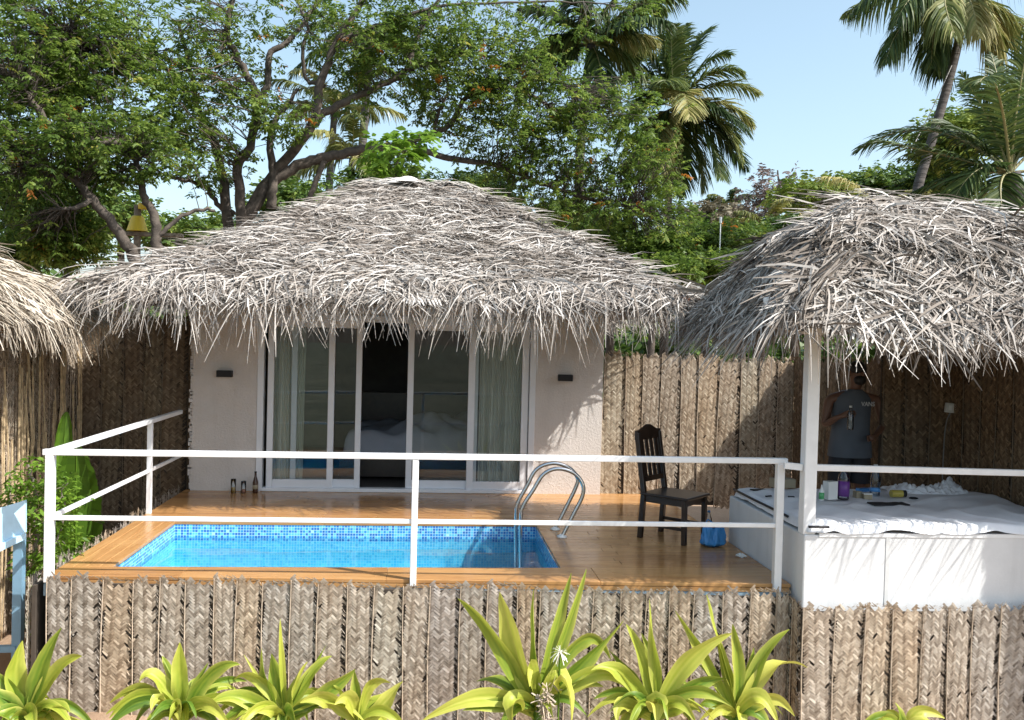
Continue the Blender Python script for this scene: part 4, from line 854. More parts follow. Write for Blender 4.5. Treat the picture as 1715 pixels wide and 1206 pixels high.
lg = bpy.data.objects.new('chest_print', me); C.objects.link(lg); lg.parent = sh_; me.materials.clear(); me.materials.append(M['print']); lg.location = (.035, -.147, 1.325); lg.rotation_euler = (rad(90), 0, rad(8))
for s_ in (-1, 1):
    mb = MB(); n = 20; v = []
    for cz, rx, cx in ((.90, .10, .085), (.84, .115, .09), (.70, .118, .105), (.52, .11, .11)):
        for i in range(n): a = 2*math.pi*i/n; v.append((s_*cx+rx*math.cos(a), rx*1.05*math.sin(a), cz))
    mb.raw(v, [(k*n+i, k*n+(i+1) % n, (k+1)*n+(i+1) % n, (k+1)*n+i) for k in range(3) for i in range(n)]); mb.build('shorts', M['shorts'], MN, smooth=True)
def blob(name, c, r, m, cut=None, par=MN, n=24):
    mb = MB(); v = []
    for j in range(n//2+1):
        t = math.pi*j/(n//2)
        for i in range(n):
            a = 2*math.pi*i/n; q = 1+.03*math.sin(7*a+5*t); v.append((c[0]+r[0]*q*math.sin(t)*math.cos(a), c[1]+r[1]*q*math.sin(t)*math.sin(a), c[2]+r[2]*q*math.cos(t)))
    v = np.array(v); 
    if cut is not None: v = cut(v)
    mb.raw(v, [(j*n+i, (j+1)*n+i, (j+1)*n+(i+1) % n, j*n+(i+1) % n) for j in range(n//2) for i in range(n)]); return mb.build(name, m, par, smooth=True)
hc = np.array([.035, -.05, 1.665])
blob('hair', hc+np.array([0, .015, .035]), (.088, .105, .085), M['hair'])
blob('beard', hc+np.array([0, -.045, -.075]), (.06, .062, .055), M['hair'])
blob('nose', hc+np.array([0, -.112, -.012]), (.014, .02, .024), M['skin'])
for s_ in (-1, 1): blob('ear', hc+np.array([s_*.083, 0, -.01]), (.012, .02, .032), M['skin']); blob('eye', hc+np.array([s_*.032, -.093, .012]), (.012, .009, .007), M['hair'])
p = J(1424, 712, -.31) + mo; bottle('held_bottle', 'clear plastic bottle held upright in the man\'s hand', 'bottle', (p[0], p[1], p[2]-.045), [(.03, 0), (.032, .01), (.032, .15), (.014, .20), (.012, .225)], M['clear'], [('cap', [(.014, .22), (.014, .24)], M['white_pl'])])

# ================================================================= vegetation helpers
def leaf_scatter(rr, pos, out, size, n_per=9, spread=.16, shape='pinnate', tone=(.5, .2), dens=None):
    """returns ribbons for small leaves around twig points pos (N,3)"""
    N = len(pos); d = rr.normal(0, 1, (N, 3)); d[:, 2] *= .45; d += out*.6; d /= np.linalg.norm(d, axis=1)[:, None]
    ref = np.array([0, 0, 1.]); s = np.cross(d, ref); s /= np.linalg.norm(s, axis=1)[:, None]+1e-6; up = np.cross(s, d)
    k = np.arange(n_per); t = (k//2 + .5)/(n_per/2); sg = np.where(k % 2 == 0, 1, -1)
    root = pos[:, None] + d[:, None]*(t*spread)[None, :, None] + rr.normal(0, .012, (N, n_per, 3))
    L = size*rr.uniform(.7, 1.3, (N, n_per, 1)); dd = d[:, None]*.45 + s[:, None]*sg[None, :, None]*.85 + up[:, None]*rr.normal(-.15, .3, (N, n_per, 1)); dd /= np.linalg.norm(dd, axis=2)[..., None]
    wv = np.cross(dd, up[:, None] + rr.normal(0, .35, (N, n_per, 3))); wv /= np.linalg.norm(wv, axis=2)[..., None]+1e-6
    tt = np.array([0, .5, 1.]); P = root[:, :, None] + dd[:, :, None]*(L*tt)[..., None]; P[..., 2] -= (L*tt*tt*.25)
    W = wv[:, :, None]*(L*np.array([.08, .25, .04]))[..., None]
    tn = np.clip(rr.normal(tone[0], tone[1]*.7, (N, 1)) + rr.normal(0, tone[1]*.6, (N, n_per)), 0, .94)
    tn = np.where(rr.rand(N, 1) < .007, .985, tn)
    return P.reshape(-1, 3, 3), W.reshape(-1, 3, 3), tn.reshape(-1)
def ell(cx, cy_, rx, ry, Y, rd, n): return dict(c=atY(cx, cy_, Y), r=np.array([rx*Y/FP, rd, ry*Y/FP]), n=n)
def crown_points(rr, ells, thr=-.35, f=1.6):
    pos = []; out = []
    for e in ells:
        q = rr.normal(0, 1, (e['n'], 3)); q /= np.linalg.norm(q, axis=1)[:, None]; r = rr.uniform(.15, 1, (e['n'], 1))**.5; P = e['c'] + q*r*e['r']*(1+.12*rr.normal(0, 1, (e['n'], 1)))
        k = nz3(P, f, .6) > thr + .4*(r[:, 0]-.6)*0; pos.append(P[k]); out.append(q[k])
    return np.concatenate(pos), np.concatenate(out)
def twigs(mb, rr, anchors, pos, n, r0=.018, rmin=.004):
    """thin curved twigs from the nearest branch points out to sample leaf points"""
    idx = rr.choice(len(pos), min(n, len(pos)), replace=False)
    for i in idx:
        p = pos[i]; d = np.linalg.norm(anchors[:, :3]-p, axis=1); c = anchors[np.argsort(d)[rr.randint(0, min(4, len(d)))]]
        a = c[:3]; L = np.linalg.norm(p-a)
        if L < .15 or L > 6: continue
        m_ = (a+p)/2 + rr.normal(0, .10*L, 3) + np.array([0, 0, .06*L]); t = np.linspace(0, 1, 6)[:, None]
        P = (1-t)**2*a + 2*t*(1-t)*m_ + t*t*p; P[1:-1] += rr.normal(0, .025*L, (4, 3))
        mb.tube(P, np.linspace(min(c[3]*.7, r0*max(.6, L*.6)), rmin, 6), 5, cap=False)
def px_branch(mb, pts, r0, r1, rr, wob=.5):
    P = np.array([atY(x, y, Y) for x, y, Y in pts]); S = spline(P, 6); S += rr.normal(0, .012, S.shape); r = np.linspace(r0*.84, r1*.84, len(S)); mb.tube(S, r, 9, cap=True); return np.concatenate([S, r[:, None]], 1)
def tree(name, label, cat, ells, branches, leaf, base=None, bark='bark', thr=-.35, size=.085, n_per=10, spread=.2, ntw=300, seed=1, tone=(.5, .2), group=None, tw_r=.018, f=1.6):
    rr = np.random.RandomState(seed); Bm = MB(); anc = []
    for pts, r0, r1 in branches: anc.append(px_branch(Bm, pts, r0, r1, rr))
    anc = np.concatenate(anc); b0 = anc[np.argmin(anc[:, 2])][:3]; base = np.array([b0[0], b0[1], -1.35])
    pos, out = crown_points(rr, ells, thr, f); twigs(Bm, rr, anc, pos, ntw, tw_r)
    root = empty(name, tuple(base), label, cat, group)
    for k in range(len(Bm.V)): Bm.V[k] = Bm.V[k] - base
    Bm.build('trunk', M[bark], root, smooth=True)
    P, W, T = leaf_scatter(rr, pos, out, size, n_per, spread, tone=tone); L = MB(); L.ribbons(P-base, W, T); L.build('crown', M[leaf], root); return root

# ---- far woods on the horizon, one mass
rr = np.random.RandomState(77); n_ = 26000; X = rr.uniform(-45, 70, n_); Y = rr.uniform(48, 75, n_); top = 1.2 + 1.5*np.sin(X*.21+1) + 1.1*np.sin(X*.53) + .7*np.sin(X*1.3+Y*.2) + 1.6; Z = -1.3 + (top+1.3)*rr.uniform(0, 1, n_)**.6
P, W, T = leaf_scatter(rr, np.stack([X, Y, Z], 1), np.tile([0, -.5, .5], (n_, 1)), .55, 5, 1.0, tone=(.42, .25)); mb = MB(); mb.ribbons(P, W*1.6, T); tag(mb.build('far_woods', M['leaf_bush']), kind='stuff')
# ---- big spreading tree in the middle
YT = 18.
tree('rain_tree', 'large spreading tree with forked dark trunk behind the plastered room', 'tree',
 [ell(90, 60, 150, 95, 15.5, 1.6, 1500), ell(270, 60, 130, 90, 17, 1.6, 900), ell(200, 170, 150, 80, 16, 1.6, 1200), ell(60, 190, 110, 70, 15.5, 1.3, 800), ell(440, 20, 110, 50, 18, 1.6, 300),
  ell(400, 130, 70, 60, 18, 1.5, 260), ell(470, 195, 60, 34, 17, 1., 240), ell(345, 270, 70, 50, 17.5, 1.2, 300), ell(330, 190, 70, 60, 17.5, 1.2, 350), ell(600, 60, 110, 65, 18, 1.8, 700),
  ell(680, 110, 110, 55, 18, 1.8, 650), ell(720, 40, 100, 50, 18, 1.8, 500), ell(820, 110, 110, 60, 18, 1.8, 800), ell(900, 170, 130, 70, 18, 1.8, 1000), ell(860, 240, 110, 60, 18, 1.6, 600), ell(980, 240, 110, 70, 18, 1.6, 750),
  ell(1060, 190, 70, 50, 18, 1.2, 320), ell(760, 175, 80, 45, 18, 1.5, 330), ell(900, 320, 90, 50, 18, 1.4, 380), ell(1010, 340, 100, 60, 18.5, 1.4, 700), ell(1090, 280, 60, 45, 18, 1.2, 260), ell(1110, 380, 70, 60, 18.5, 1.2, 550), ell(1060, 20, 60, 18, 18, .6, 60), ell(900, 40, 130, 25, 18, 1.2, 180), ell(590, 150, 60, 45, 18.5, 1.2, 150)],
 [([(400, 560, 18), (405, 460, 18), (414, 366, 18), (459, 291, 18), (522, 209, 17.6), (537, 138, 17.5), (563, 71, 17.5), (600, 15, 17.6), (640, -60, 18)], .17, .05),
  ([(385, 420, 18.1), (380, 358, 18), (373, 298, 18), (358, 239, 18), (330, 180, 18.2), (318, 120, 18.2), (300, 40, 18)], .14, .04),
  ([(404, 400, 17.8), (403, 354, 17.7), (399, 280, 17.6), (421, 239, 17.6), (429, 164, 17.6), (395, 90, 17.5), (380, 56, 17.4), (392, -10, 17.4)], .13, .055),
  ([(429, 170, 17.6), (448, 142, 17.6), (451, 93, 17.6), (481, 71, 17.7), (520, 25, 18), (540, -20, 18)], .09, .04),
  ([(405, 380, 18), (440, 320, 18), (474, 291, 18), (522, 269, 18), (560, 260, 18), (605, 250, 18), (649, 246, 18), (700, 232, 18), (724, 224, 18), (754, 209, 18), (776, 168, 18), (810, 149, 18), (870, 150, 18), (940, 190, 18)], .15, .03),
  ([(690, 240, 18), (724, 257, 18), (783, 269, 18), (828, 276, 18), (870, 292, 18), (930, 315, 18), (1010, 340, 18.2), (1080, 350, 18.4)], .085, .03),
  ([(525, 208, 17.6), (545, 188, 17.7), (593, 164, 17.8), (649, 138, 18), (679, 119, 18), (694, 75, 18), (720, 20, 18), (760, -30, 18)], .10, .04),
  ([(679, 119, 18), (740, 100, 18), (800, 90, 18), (880, 120, 18), (960, 150, 18)], .05, .02),
  ([(545, 145, 17.6), (512, 130, 17.7), (508, 80, 17.6), (515, 45, 17.6), (500, 5, 17.8)], .05, .03),
  ([(724, 224, 18), (735, 190, 18), (750, 150, 18), (745, 110, 18)], .05, .02),
  ([(454, 350, 17.9), (458, 300, 17.9), (452, 240, 18), (462, 200, 18), (500, 150, 18.2)], .12, .04),
  ([(392, 360, 18), (369, 345, 18), (343, 313, 17.9), (310, 302, 17.8), (270, 290, 17.7), (230, 250, 17.5)], .07, .02),
  ([(563, 71, 17.5), (640, 40, 17.8), (740, 10, 18), (830, 5, 18), (960, 3, 18.2), (1050, 15, 18.2)], .05, .012),
  ([(318, 120, 18.2), (260, 90, 17.5), (180, 80, 17), (90, 60, 16)], .06, .02),
  ([(550, 262, 18), (530, 300, 17.9), (518, 335, 17.8), (495, 380, 17.7)], .07, .06)],
 'leaf_rain', seed=3, size=.075, ntw=2600, spread=.26, n_per=14, thr=-.06, f=2.6, tw_r=.014, tone=(.56, .2))
# ---- left tree
tree('rain_tree', 'leaning dark tree at the far left, its low limbs rising behind the hut roof', 'tree',
 [ell(60, 280, 110, 70, 14.5, 1.3, 900), ell(190, 250, 110, 60, 14.5, 1.2, 800), ell(215, 270, 50, 30, 14.3, .8, 200), ell(20, 120, 90, 80, 14.5, 1.2, 500), ell(60, 385, 60, 40, 14.6, .6, 300)],
 [([(240, 520, 14.6), (225, 430, 14.6), (209, 408, 14.5), (187, 373, 14.4), (149, 328, 14.3), (127, 302, 14.2), (90, 285, 14.2), (30, 270, 14.2)], .125, .045),
  ([(262, 440, 14.6), (261, 400, 14.6), (257, 358, 14.6), (240, 326, 14.6), (232, 280, 14.6), (200, 240, 14.6)], .11, .04),
  ([(200, 240, 14.6), (150, 235, 14.5), (112, 226, 14.4), (82, 209, 14.4), (48, 160, 14.4), (15, 140, 14.4)], .10, .05),
  ([(265, 405, 14.6), (276, 384, 14.6), (321, 354, 14.7), (360, 352, 14.8)], .05, .03),
  ([(149, 328, 14.3), (145, 340, 14.2), (125, 348, 14.1), (100, 350, 14.0)], .06, .03),
  ([(112, 226, 14.4), (60, 240, 14.4), (10, 245, 14.4)], .05, .02)],
 'leaf_rain', seed=5, size=.07, ntw=900, tone=(.52, .2), n_per=13, thr=-.12, spread=.22, f=2.6, tw_r=.014)
# bright sapling
tree('sapling', 'bright green broad leaved sapling just above the roof ridge', 'tree', [ell(660, 255, 50, 30, 15.5, .5, 42), ell(700, 238, 25, 14, 15.5, .3, 14), ell(632, 280, 20, 14, 15.5, .3, 12)],
 [([(660, 420, 15.5), (662, 330, 15.5), (665, 280, 15.5), (670, 250, 15.5)], .03, .012)], 'leaf_bright', seed=6, size=.17, ntw=16, n_per=7, spread=.2, thr=-2, tw_r=.01)

# shrubs and trees of the middle distance
spec = [
 ('dense green tree filling the gap right of the thatch ridge', (1180, 400, 75, 50, 20, 1.6, 1000), 'leaf_rain', .10, (.45, .2)),
 ('green tree above the right eave of the plastered room', (1110, 425, 80, 40, 19, 1.4, 900), 'leaf_rain', .09, (.48, .2)),
 ('yellowish green bushy tree left of the pavilion roof', (1265, 415, 70, 36, 21, 1.5, 800), 'leaf_bush', .10, (.5, .25)),
 ('dull grey green far tree under the small distant palm', (1190, 365, 45, 25, 46, 3, 350), 'leaf_dry', .22, (.4, .25)),
 ('brown leaved far tree right of the small distant palm', (1235, 378, 45, 24, 40, 3, 380), 'leaf_dry', .2, (.5, .25)),
 ('bright green tree with broad leaves above the pavilion eave', (1360, 345, 70, 40, 26, 2, 900), 'leaf_bush', .15, (.75, .2)),
 ('dark green tree just left of the leaning palm trunk', (1450, 315, 80, 34, 27, 2, 800), 'leaf_bush', .14, (.45, .25)),
 ('light green tree between the leaning palm and the big fronds', (1600, 250, 60, 75, 22, 2, 700), 'leaf_bush', .14, (.72, .25)),
 ('deep green tree behind the base of the leaning palm', (1560, 320, 90, 40, 24, 2, 900), 'leaf_bush', .14, (.35, .2)),
 ('green hedge tree behind the pavilion left slope', (1330, 400, 80, 40, 22, 1.6, 900), 'leaf_bush', .12, (.35, .2)),
 ('low green tree directly over the right eave of the plastered room', (1090, 455, 95, 30, 17.5, 1.2, 1000), 'leaf_rain', .085, (.5, .2)),
 ('low yellowish green tree between the two thatch roofs', (1240, 455, 100, 34, 18, 1.2, 1100), 'leaf_rain', .09, (.6, .2)),
 ('low green bush at the far left edge above the hut thatch', (10, 425, 70, 34, 15.6, .7, 800), 'leaf_rain', .075, (.6, .2)),
 ('low green bush over the valley between left hut and room roof', (110, 400, 85, 52, 15.2, .7, 1300), 'leaf_rain', .075, (.72, .2)),
 ('green tree behind the hanging right branches of the big tree', (1020, 400, 90, 50, 21, 1.6, 900), 'leaf_rain', .1, (.45, .2)),
 ('far green tree seen low between the forked trunks', (330, 395, 90, 38, 26, 2.5, 800), 'leaf_bush', .14, (.5, .25)),
 ('far green tree left of the thatch ridge', (500, 345, 90, 45, 28, 2.5, 700), 'leaf_bush', .15, (.45, .25)),
 ('far green tree behind the thatch ridge', (640, 310, 90, 45, 30, 2.5, 650), 'leaf_bush', .16, (.4, .25)),
 ('far green tree right of the thatch ridge', (800, 330, 90, 45, 28, 2.5, 700), 'leaf_bush', .16, (.5, .25)),
 ('far green tree behind the low right branches', (940, 375, 90, 45, 26, 2.5, 800), 'leaf_bush', .15, (.5, .25)),
 ('far green tree at the left behind the leaning trunks', (60, 330, 100, 70, 24, 2.5, 800), 'leaf_bush', .15, (.4, .25)),
 ('far green tree behind the yellow cone', (200, 350, 80, 50, 27, 2.5, 550), 'leaf_bush', .15, (.5, .25)),
]
for k, (lab, e, lm, sz, tn) in enumerate(spec):
    cx, cy_, rx, ry, Y, rd, n = e; rr = random.Random(k)
    es = [ell(cx+rr.uniform(-.45, .45)*rx, cy_+rr.uniform(-.4, .4)*ry, rx*rr.uniform(.4, .7), ry*rr.uniform(.4, .75), Y+rr.uniform(-.4, .4)*rd, rd*.7, n//6) for _ in range(7)]
    br = [([(cx, cy_+ry+200*18/Y, Y), (cx+3, cy_+ry*.6, Y), (cx+rr.uniform(-8, 8), cy_-ry*.3, Y)], .012*Y*.5, .03)] + [([(cx+3, cy_+ry*.6, Y), (cx+sg*rx*.3, cy_+ry*.1, Y), (cx+sg*rx*.7, cy_-ry*.3, Y)], .006*Y*.5, .02) for sg in (-1, 1)]
    tree('leafy_tree', lab, 'tree', es, br, lm, seed=60+k, size=sz, tone=tn, ntw=40, n_per=10, spread=sz*2.4, thr=-.8, group='trees beyond the huts', tw_r=.03)
tree('blossom_tree', 'sparse tree with mauve brown leaf tips against the sky', 'tree', [ell(1300, 300, 42, 24, 30, 1.2, 60), ell(1265, 325, 25, 16, 30, 1, 40), ell(1320, 330, 40, 22, 30, 1.5, 180), ell(1270, 350, 30, 16, 30, 1, 90)],
 [([(1300, 450, 30), (1300, 370, 30), (1305, 320, 30), (1302, 285, 30)], .09, .03), ([(1300, 370, 30), (1275, 335, 30), (1262, 318, 30)], .06, .02), ([(1303, 340, 30), (1325, 310, 30), (1335, 295, 30)], .05, .02)], 'leaf_purple', seed=90, size=.15, ntw=90, n_per=6, spread=.3, thr=-2, tw_r=.02)

# ---------------------------------------------------------------- palms
def frond(mb, rb, p0, p1, p2, L=None, n=56, ll=.75, wid=.018, rr=None, tone=.5, sag=.5, rw=.025):
    """bezier rachis with drooping leaflets on both sides"""
    t = np.linspace(0, 1, 24)[:, None]; S = (1-t)**2*p0 + 2*t*(1-t)*p1 + t*t*p2; rb.tube(S, np.linspace(rw, rw*.2, 24), 5, cap=False)
    tl = np.linspace(.12, 1, n); pos = np.stack([np.interp(tl, t[:, 0], S[:, i]) for i in range(3)], 1); T = np.stack([np.interp(tl, t[:, 0], np.gradient(S, axis=0)[:, i]) for i in range(3)], 1); T /= np.linalg.norm(T, axis=1)[:, None]
    side = np.cross(T, [0, 0, 1.]); side /= np.linalg.norm(side, axis=1)[:, None] + 1e-6; up = np.cross(side, T)
    prof = np.sin(np.clip(tl*.93+.09, 0, 1)*np.pi)**.6*.9+.1
    for sg in (-1, 1):
        l_ = ll*prof*rr.uniform(.85, 1.12, n); d = side*sg*.8 + T*(.45+.5*tl[:, None]) + up*rr.normal(.15, .1, (n, 1)); d /= np.linalg.norm(d, axis=1)[:, None]
        tt = np.array([0, .3, .65, 1.]); P = pos[:, None] + d[:, None]*(l_[:, None]*tt)[..., None]; g = l_[:, None]*sag*rr.uniform(.6, 1.4, (n, 1))*tt**2; P[..., 2] -= g; P[:, 1:] -= (d[:, None]*(g*.35)[..., None])[:, 1:]
        wv = np.cross(d, up)*.7 + up*rr.normal(0, .5, (n, 1)); wv /= np.linalg.norm(wv, axis=1)[:, None]
        W = wv[:, None]*(np.array([.7, 1, .8, .12])*wid)[None, :, None]
        mb.ribbons(P, np.broadcast_to(W, P.shape), np.clip(rr.normal(tone, .12, n) , 0, 1))
def palm(name, label, trunk, tr, fr, Lf, seed, ll=.75, wid=.02, explicit=None, rand_n=10, leaf='palm_leaf', group=None, sag=.6, nl=56):
    rr = np.random.RandomState(seed); P = np.array([atY(*q) for q in trunk]); S = spline(P, 8); top = S[-1]; bz = S[0].copy(); base = np.array([S[0][0], S[0][1], min(-1.35, S[0][2])])
    if S[0][2] > -1.3: S = np.vstack([base + (0, 0, 0), S])
    root = empty(name, tuple(base), label, 'palm tree', group)
    tb = MB(); rad_ = np.linspace(tr*1.1, tr*.85, len(S)); tb.tube(S-base, rad_, 12); tb.build('trunk', M['palm_trunk'], root, smooth=True)
    fm = MB(); rb_ = MB()
    for tip, ctl, dep, tn in (explicit or []):
        Y0 = trunk[-1][2]; p2 = atY(tip[0], tip[1], Y0+dep); p1 = atY(ctl[0], ctl[1], Y0+dep*.5)
        frond(fm, rb_, top-base, p1-base, p2-base, ll=ll, wid=wid, rr=rr, tone=min(.95, tn+.14), sag=sag, n=nl)
    for k in range(rand_n):
        a = 2*math.pi*(k+rr.rand()*.7)/rand_n; e = rr.uniform(-.5, 1.1); L = Lf*rr.uniform(.8, 1.1); h = np.array([math.cos(a), math.sin(a), 0])
        p1 = top + h*L*.5*math.cos(e*.7) + np.array([0, 0, L*.5*math.sin(e)+L*.12]); p2 = p1 + h*L*.42 + np.array([0, 0, -L*rr.uniform(.25, .5)+L*.25*math.sin(e)])
        frond(fm, rb_, top-base, p1-base, p2-base, ll=ll, wid=wid, rr=rr, tone=rr.uniform(.15, .75), sag=sag, n=nl)
    fm.build('fronds', M[leaf], root); rb_.build('frond_ribs', M['palm_rib'], root, smooth=True)
    return root
palm('coconut_palm', 'whole coconut palm standing clear against the sky right of the big tree', [(1118, 420, 30), (1120, 330, 30), (1124, 260, 30), (1130, 180, 30)], .12, 12, 3.0, 101, ll=1.1, wid=.028, nl=80, sag=.38,
 explicit=[((1104, 30), (1108, 110), 0, .3), ((1150, 40), (1128, 70), 1, .4), ((1190, 48), (1160, 60), .5, .3), ((1222, 92), (1178, 85), 0, .35), ((1272, 158), (1205, 118), 0, .6), ((1262, 212), (1210, 150), -.5, .75), ((1242, 268), (1215, 185), -.5, .6), ((1208, 300), (1195, 215), -1, .35), ((1178, 322), (1180, 220), 0, .6),
  ((1078, 300), (1085, 190), -.5, .35), ((1035, 245), (1065, 150), 0, .2), ((1048, 120), (1085, 95), .5, .3), ((1065, 75), (1095, 85), 0, .3), ((1100, 285), (1105, 190), -1, .8), ((1155, 200), (1145, 120), -2, .9), ((1108, 335), (1112, 210), -.6, .7), ((1140, 330), (1148, 210), .4, .3), ((1060, 195), (1090, 130), 1, .4), ((1125, 40), (1122, 80), -.5, .5), ((1245, 120), (1190, 100), -1, .5), ((1235, 240), (1205, 165), .5, .4)], rand_n=5)
palm('coconut_palm', 'coconut palm half hidden by the big tree, crown at the top centre', [(975, 420, 26), (970, 300, 26), (978, 180, 26), (990, 75, 26)], .14, 12, 3.0, 102, ll=1.0, wid=.032, nl=80,
 explicit=[((975, -20), (980, 30), 0, .4), ((1030, 0), (1005, 20), 0, .4), ((1060, 45), (1020, 30), -.5, .5), ((1100, 70), (1045, 45), 0, .8), ((1075, 130), (1040, 75), 0, .4), ((900, 80), (940, 45), 0, .4), ((930, 130), (950, 80), 0, .3), ((1010, 170), (1010, 100), -1, .2)], rand_n=9)
palm('coconut_palm', 'tall coconut palm with leaning trunk above the pavilion roof', [(1520, 420, 17), (1536, 320, 17), (1556, 250, 17), (1585, 150, 17), (1605, 70, 17), (1612, 10, 17)], .09, 12, 3.2, 103, ll=.72, wid=.02, nl=84,
 explicit=[((1425, 25), (1490, -70), 0, .2), ((1484, 105), (1505, 0), -.5, .3), ((1500, 90), (1540, -20), .5, .2), ((1575, 130), (1575, 30), .5, .15), ((1560, 110), (1560, 10), -.5, .25), ((1600, 60), (1560, -40), -1.5, .6), ((1668, 110), (1660, 10), 0, .85), ((1690, 80), (1670, -20), .5, .7), ((1640, 60), (1620, -40), -1, .8), ((1500, 40), (1540, -60), -.8, .3)], rand_n=3, sag=.85)
palm('coconut_palm', 'young coconut palm with huge dark fronds at the right edge', [(1700, 420, 12), (1700, 330, 12), (1692, 290, 12)], .15, 12, 2.6, 104, ll=.62, wid=.014,
 explicit=[((1608, 120), (1665, 200), 0, .25), ((1460, 235), (1560, 250), .5, .25), ((1730, 40), (1700, 160), -.5, .4), ((1660, 90), (1690, 190), .8, .2), ((1600, 330), (1640, 255), -.3, .3), ((1715, 110), (1715, 200), .5, .5), ((1560, 200), (1640, 220), 1, .2), ((1760, 200), (1730, 210), 0, .5), ((1520, 330), (1600, 280), .6, .3), ((1690, 400), (1660, 290), -.6, .35)], rand_n=5, sag=.35, nl=70)
palm('coconut_palm', 'low palm with pale arching frond left of the leaning trunk', [(1480, 420, 20), (1478, 360, 20)], .1, 12, 1.6, 105, ll=.5, wid=.018, explicit=[((1365, 298), (1430, 285), 0, .95), ((1400, 345), (1440, 310), 0, .6)], rand_n=5, leaf='palm_yellow')
palm('coconut_palm', 'tiny distant palm on the skyline left of the mauve tree', [(1219, 400, 60), (1221, 345, 60)], .15, 12, 2.2, 106, ll=.7, wid=.05, rand_n=11)
palm('coconut_palm', 'bright low palm clump above the green bushes left of the pavilion', [(1280, 440, 24), (1282, 385, 24)], .09, 12, 1.5, 107, ll=.45, wid=.022, rand_n=10, leaf='palm_yellow')
palm('coconut_palm', 'slim background palm trunk seen through the upper branches', [(610, 420, 32), (606, 280, 32), (612, 180, 32), (622, 60, 32)], .15, 12, 3, 108, rand_n=11, wid=.03)
palm('coconut_palm', 'background palm behind the forked trunk with pale fronds', [(548, 420, 34), (552, 300, 34), (560, 190, 34)], .14, 12, 3, 109, rand_n=11, leaf='palm_yellow', wid=.03)
palm('coconut_palm', 'background palm left of the ridge tip, low in the gap', [(580, 420, 30), (585, 330, 30), (590, 265, 30)], .12, 12, 2.6, 110, rand_n=10, leaf='palm_yellow', wid=.03)
# guy line to the palm
mb = MB(); a = atY(1594, 110, 16.9); b = atY(1526, 252, 15.0); mb.tube(np.array([a, (a+b)/2-np.array([0, 0, .05]), b])-a, .009, 6)
o = mb.build('guy_rope', M['cable'], None, loc=tuple(a)); tag(o, 'thin rope slanting from the tall palm trunk down to a frond', 'rope')
# yellow cone
p = atY(230, 385, 19); YC = empty('water_tank', (p[0], 19, -1.3), 'yellow cone topped tank glimpsed between the left tree limbs', 'tank')
mb = MB(); z = p[2]+1.3; mb.lathe([(.21, z-.03), (.20, z+.0), (.12, z+.26), (.10, z+.28)], n=24); mb.lathe([(.09, z+.42), (.10, z+.44), (.10, z+.52), (.09, z+.54)], c=(.1, 0, 0), n=20); mb.build('cone_top', M['yellow'], YC, smooth=False)
mb = MB(); mb.lathe([(.07, 0), (.07, z+.5)], n=16); mb.box((-.9, -.1, z-.12), (.9, .1, z-.05)); mb.build('stand', M['bark_pale'], YC)
# white post in the bushes
p = atY(1206, 398, 18); o = MB(); o.tube([(0, 0, 0), (0, 0, p[2]+1.35+.35)], .012, 8); o.tube([(0, 0, p[2]+1.35+.3), (0, 0, p[2]+1.35+.42)], .03, 8); k = o.build('white_pole', M['white'], None, loc=(p[0], 18, -1.35)); tag(k, 'thin white pole standing in the green trees above the right eave', 'pole')

# ================================================================= front strap leaved plants
def strap(mb, p0, p1, p2, wd, tone, rr, yel=.5):
    K = 16; t = np.linspace(0, 1, K)[:, None]; S = (1-t)**2*p0 + 2*t*(1-t)*p1 + t*t*p2; T = np.gradient(S, axis=0); T /= np.linalg.norm(T, axis=1)[:, None]
    view = np.array([rr.normal(0, .5), -1., .35]); side = np.cross(T, view); side /= np.linalg.norm(side, axis=1)[:, None]; tw = np.linspace(0, rr.normal(0, 1.0), K)[:, None] + .25*np.sin(t*7+rr.rand()*6); S = S + side*(np.sin(t*5+rr.rand()*6)*.006); nn = np.cross(side, T)
    sd = side*np.cos(tw)+nn*np.sin(tw); n2 = np.cross(sd, T)
    w = wd*np.minimum(1, (.35+2.2*t[:, 0]))*np.clip((1-t[:, 0])*2.4, 0.02, 1)**.75*(1+.06*np.sin(t[:, 0]*14+rr.rand()*6)); NC = 9; c = np.linspace(-1, 1, NC); v = []; q0 = rr.rand()*6
    for j in range(NC): v.append(S + sd*(w*c[j])[:, None] + n2*(w*(abs(c[j])*.45-.1) + .08*w*np.sin(t[:, 0]*18+q0+c[j]*2.5)*abs(c[j]))[:, None])
    v = np.stack(v, 1).reshape(-1, 3); f = [(k*NC+j, k*NC+j+1, (k+1)*NC+j+1, (k+1)*NC+j) for k in range(K-1) for j in range(NC-1)]
    vein = np.array([.08, -.03, .05, -.06, .10, -.05, .04, -.03, .09])
    tn = np.clip(tone + vein[None] + .16*t + rr.normal(0, .03, (K, NC)), 0, 1).reshape(-1); off_ = rr.uniform(-.25, .25)
    ed = np.clip(yel*(np.abs(c-off_)**2.2)[None]*(.4+.7*t) + rr.normal(0, .03, (K, NC)), 0, 1).reshape(-1)
    mb.raw(v, f, tn, ed)
YPt = 6.35
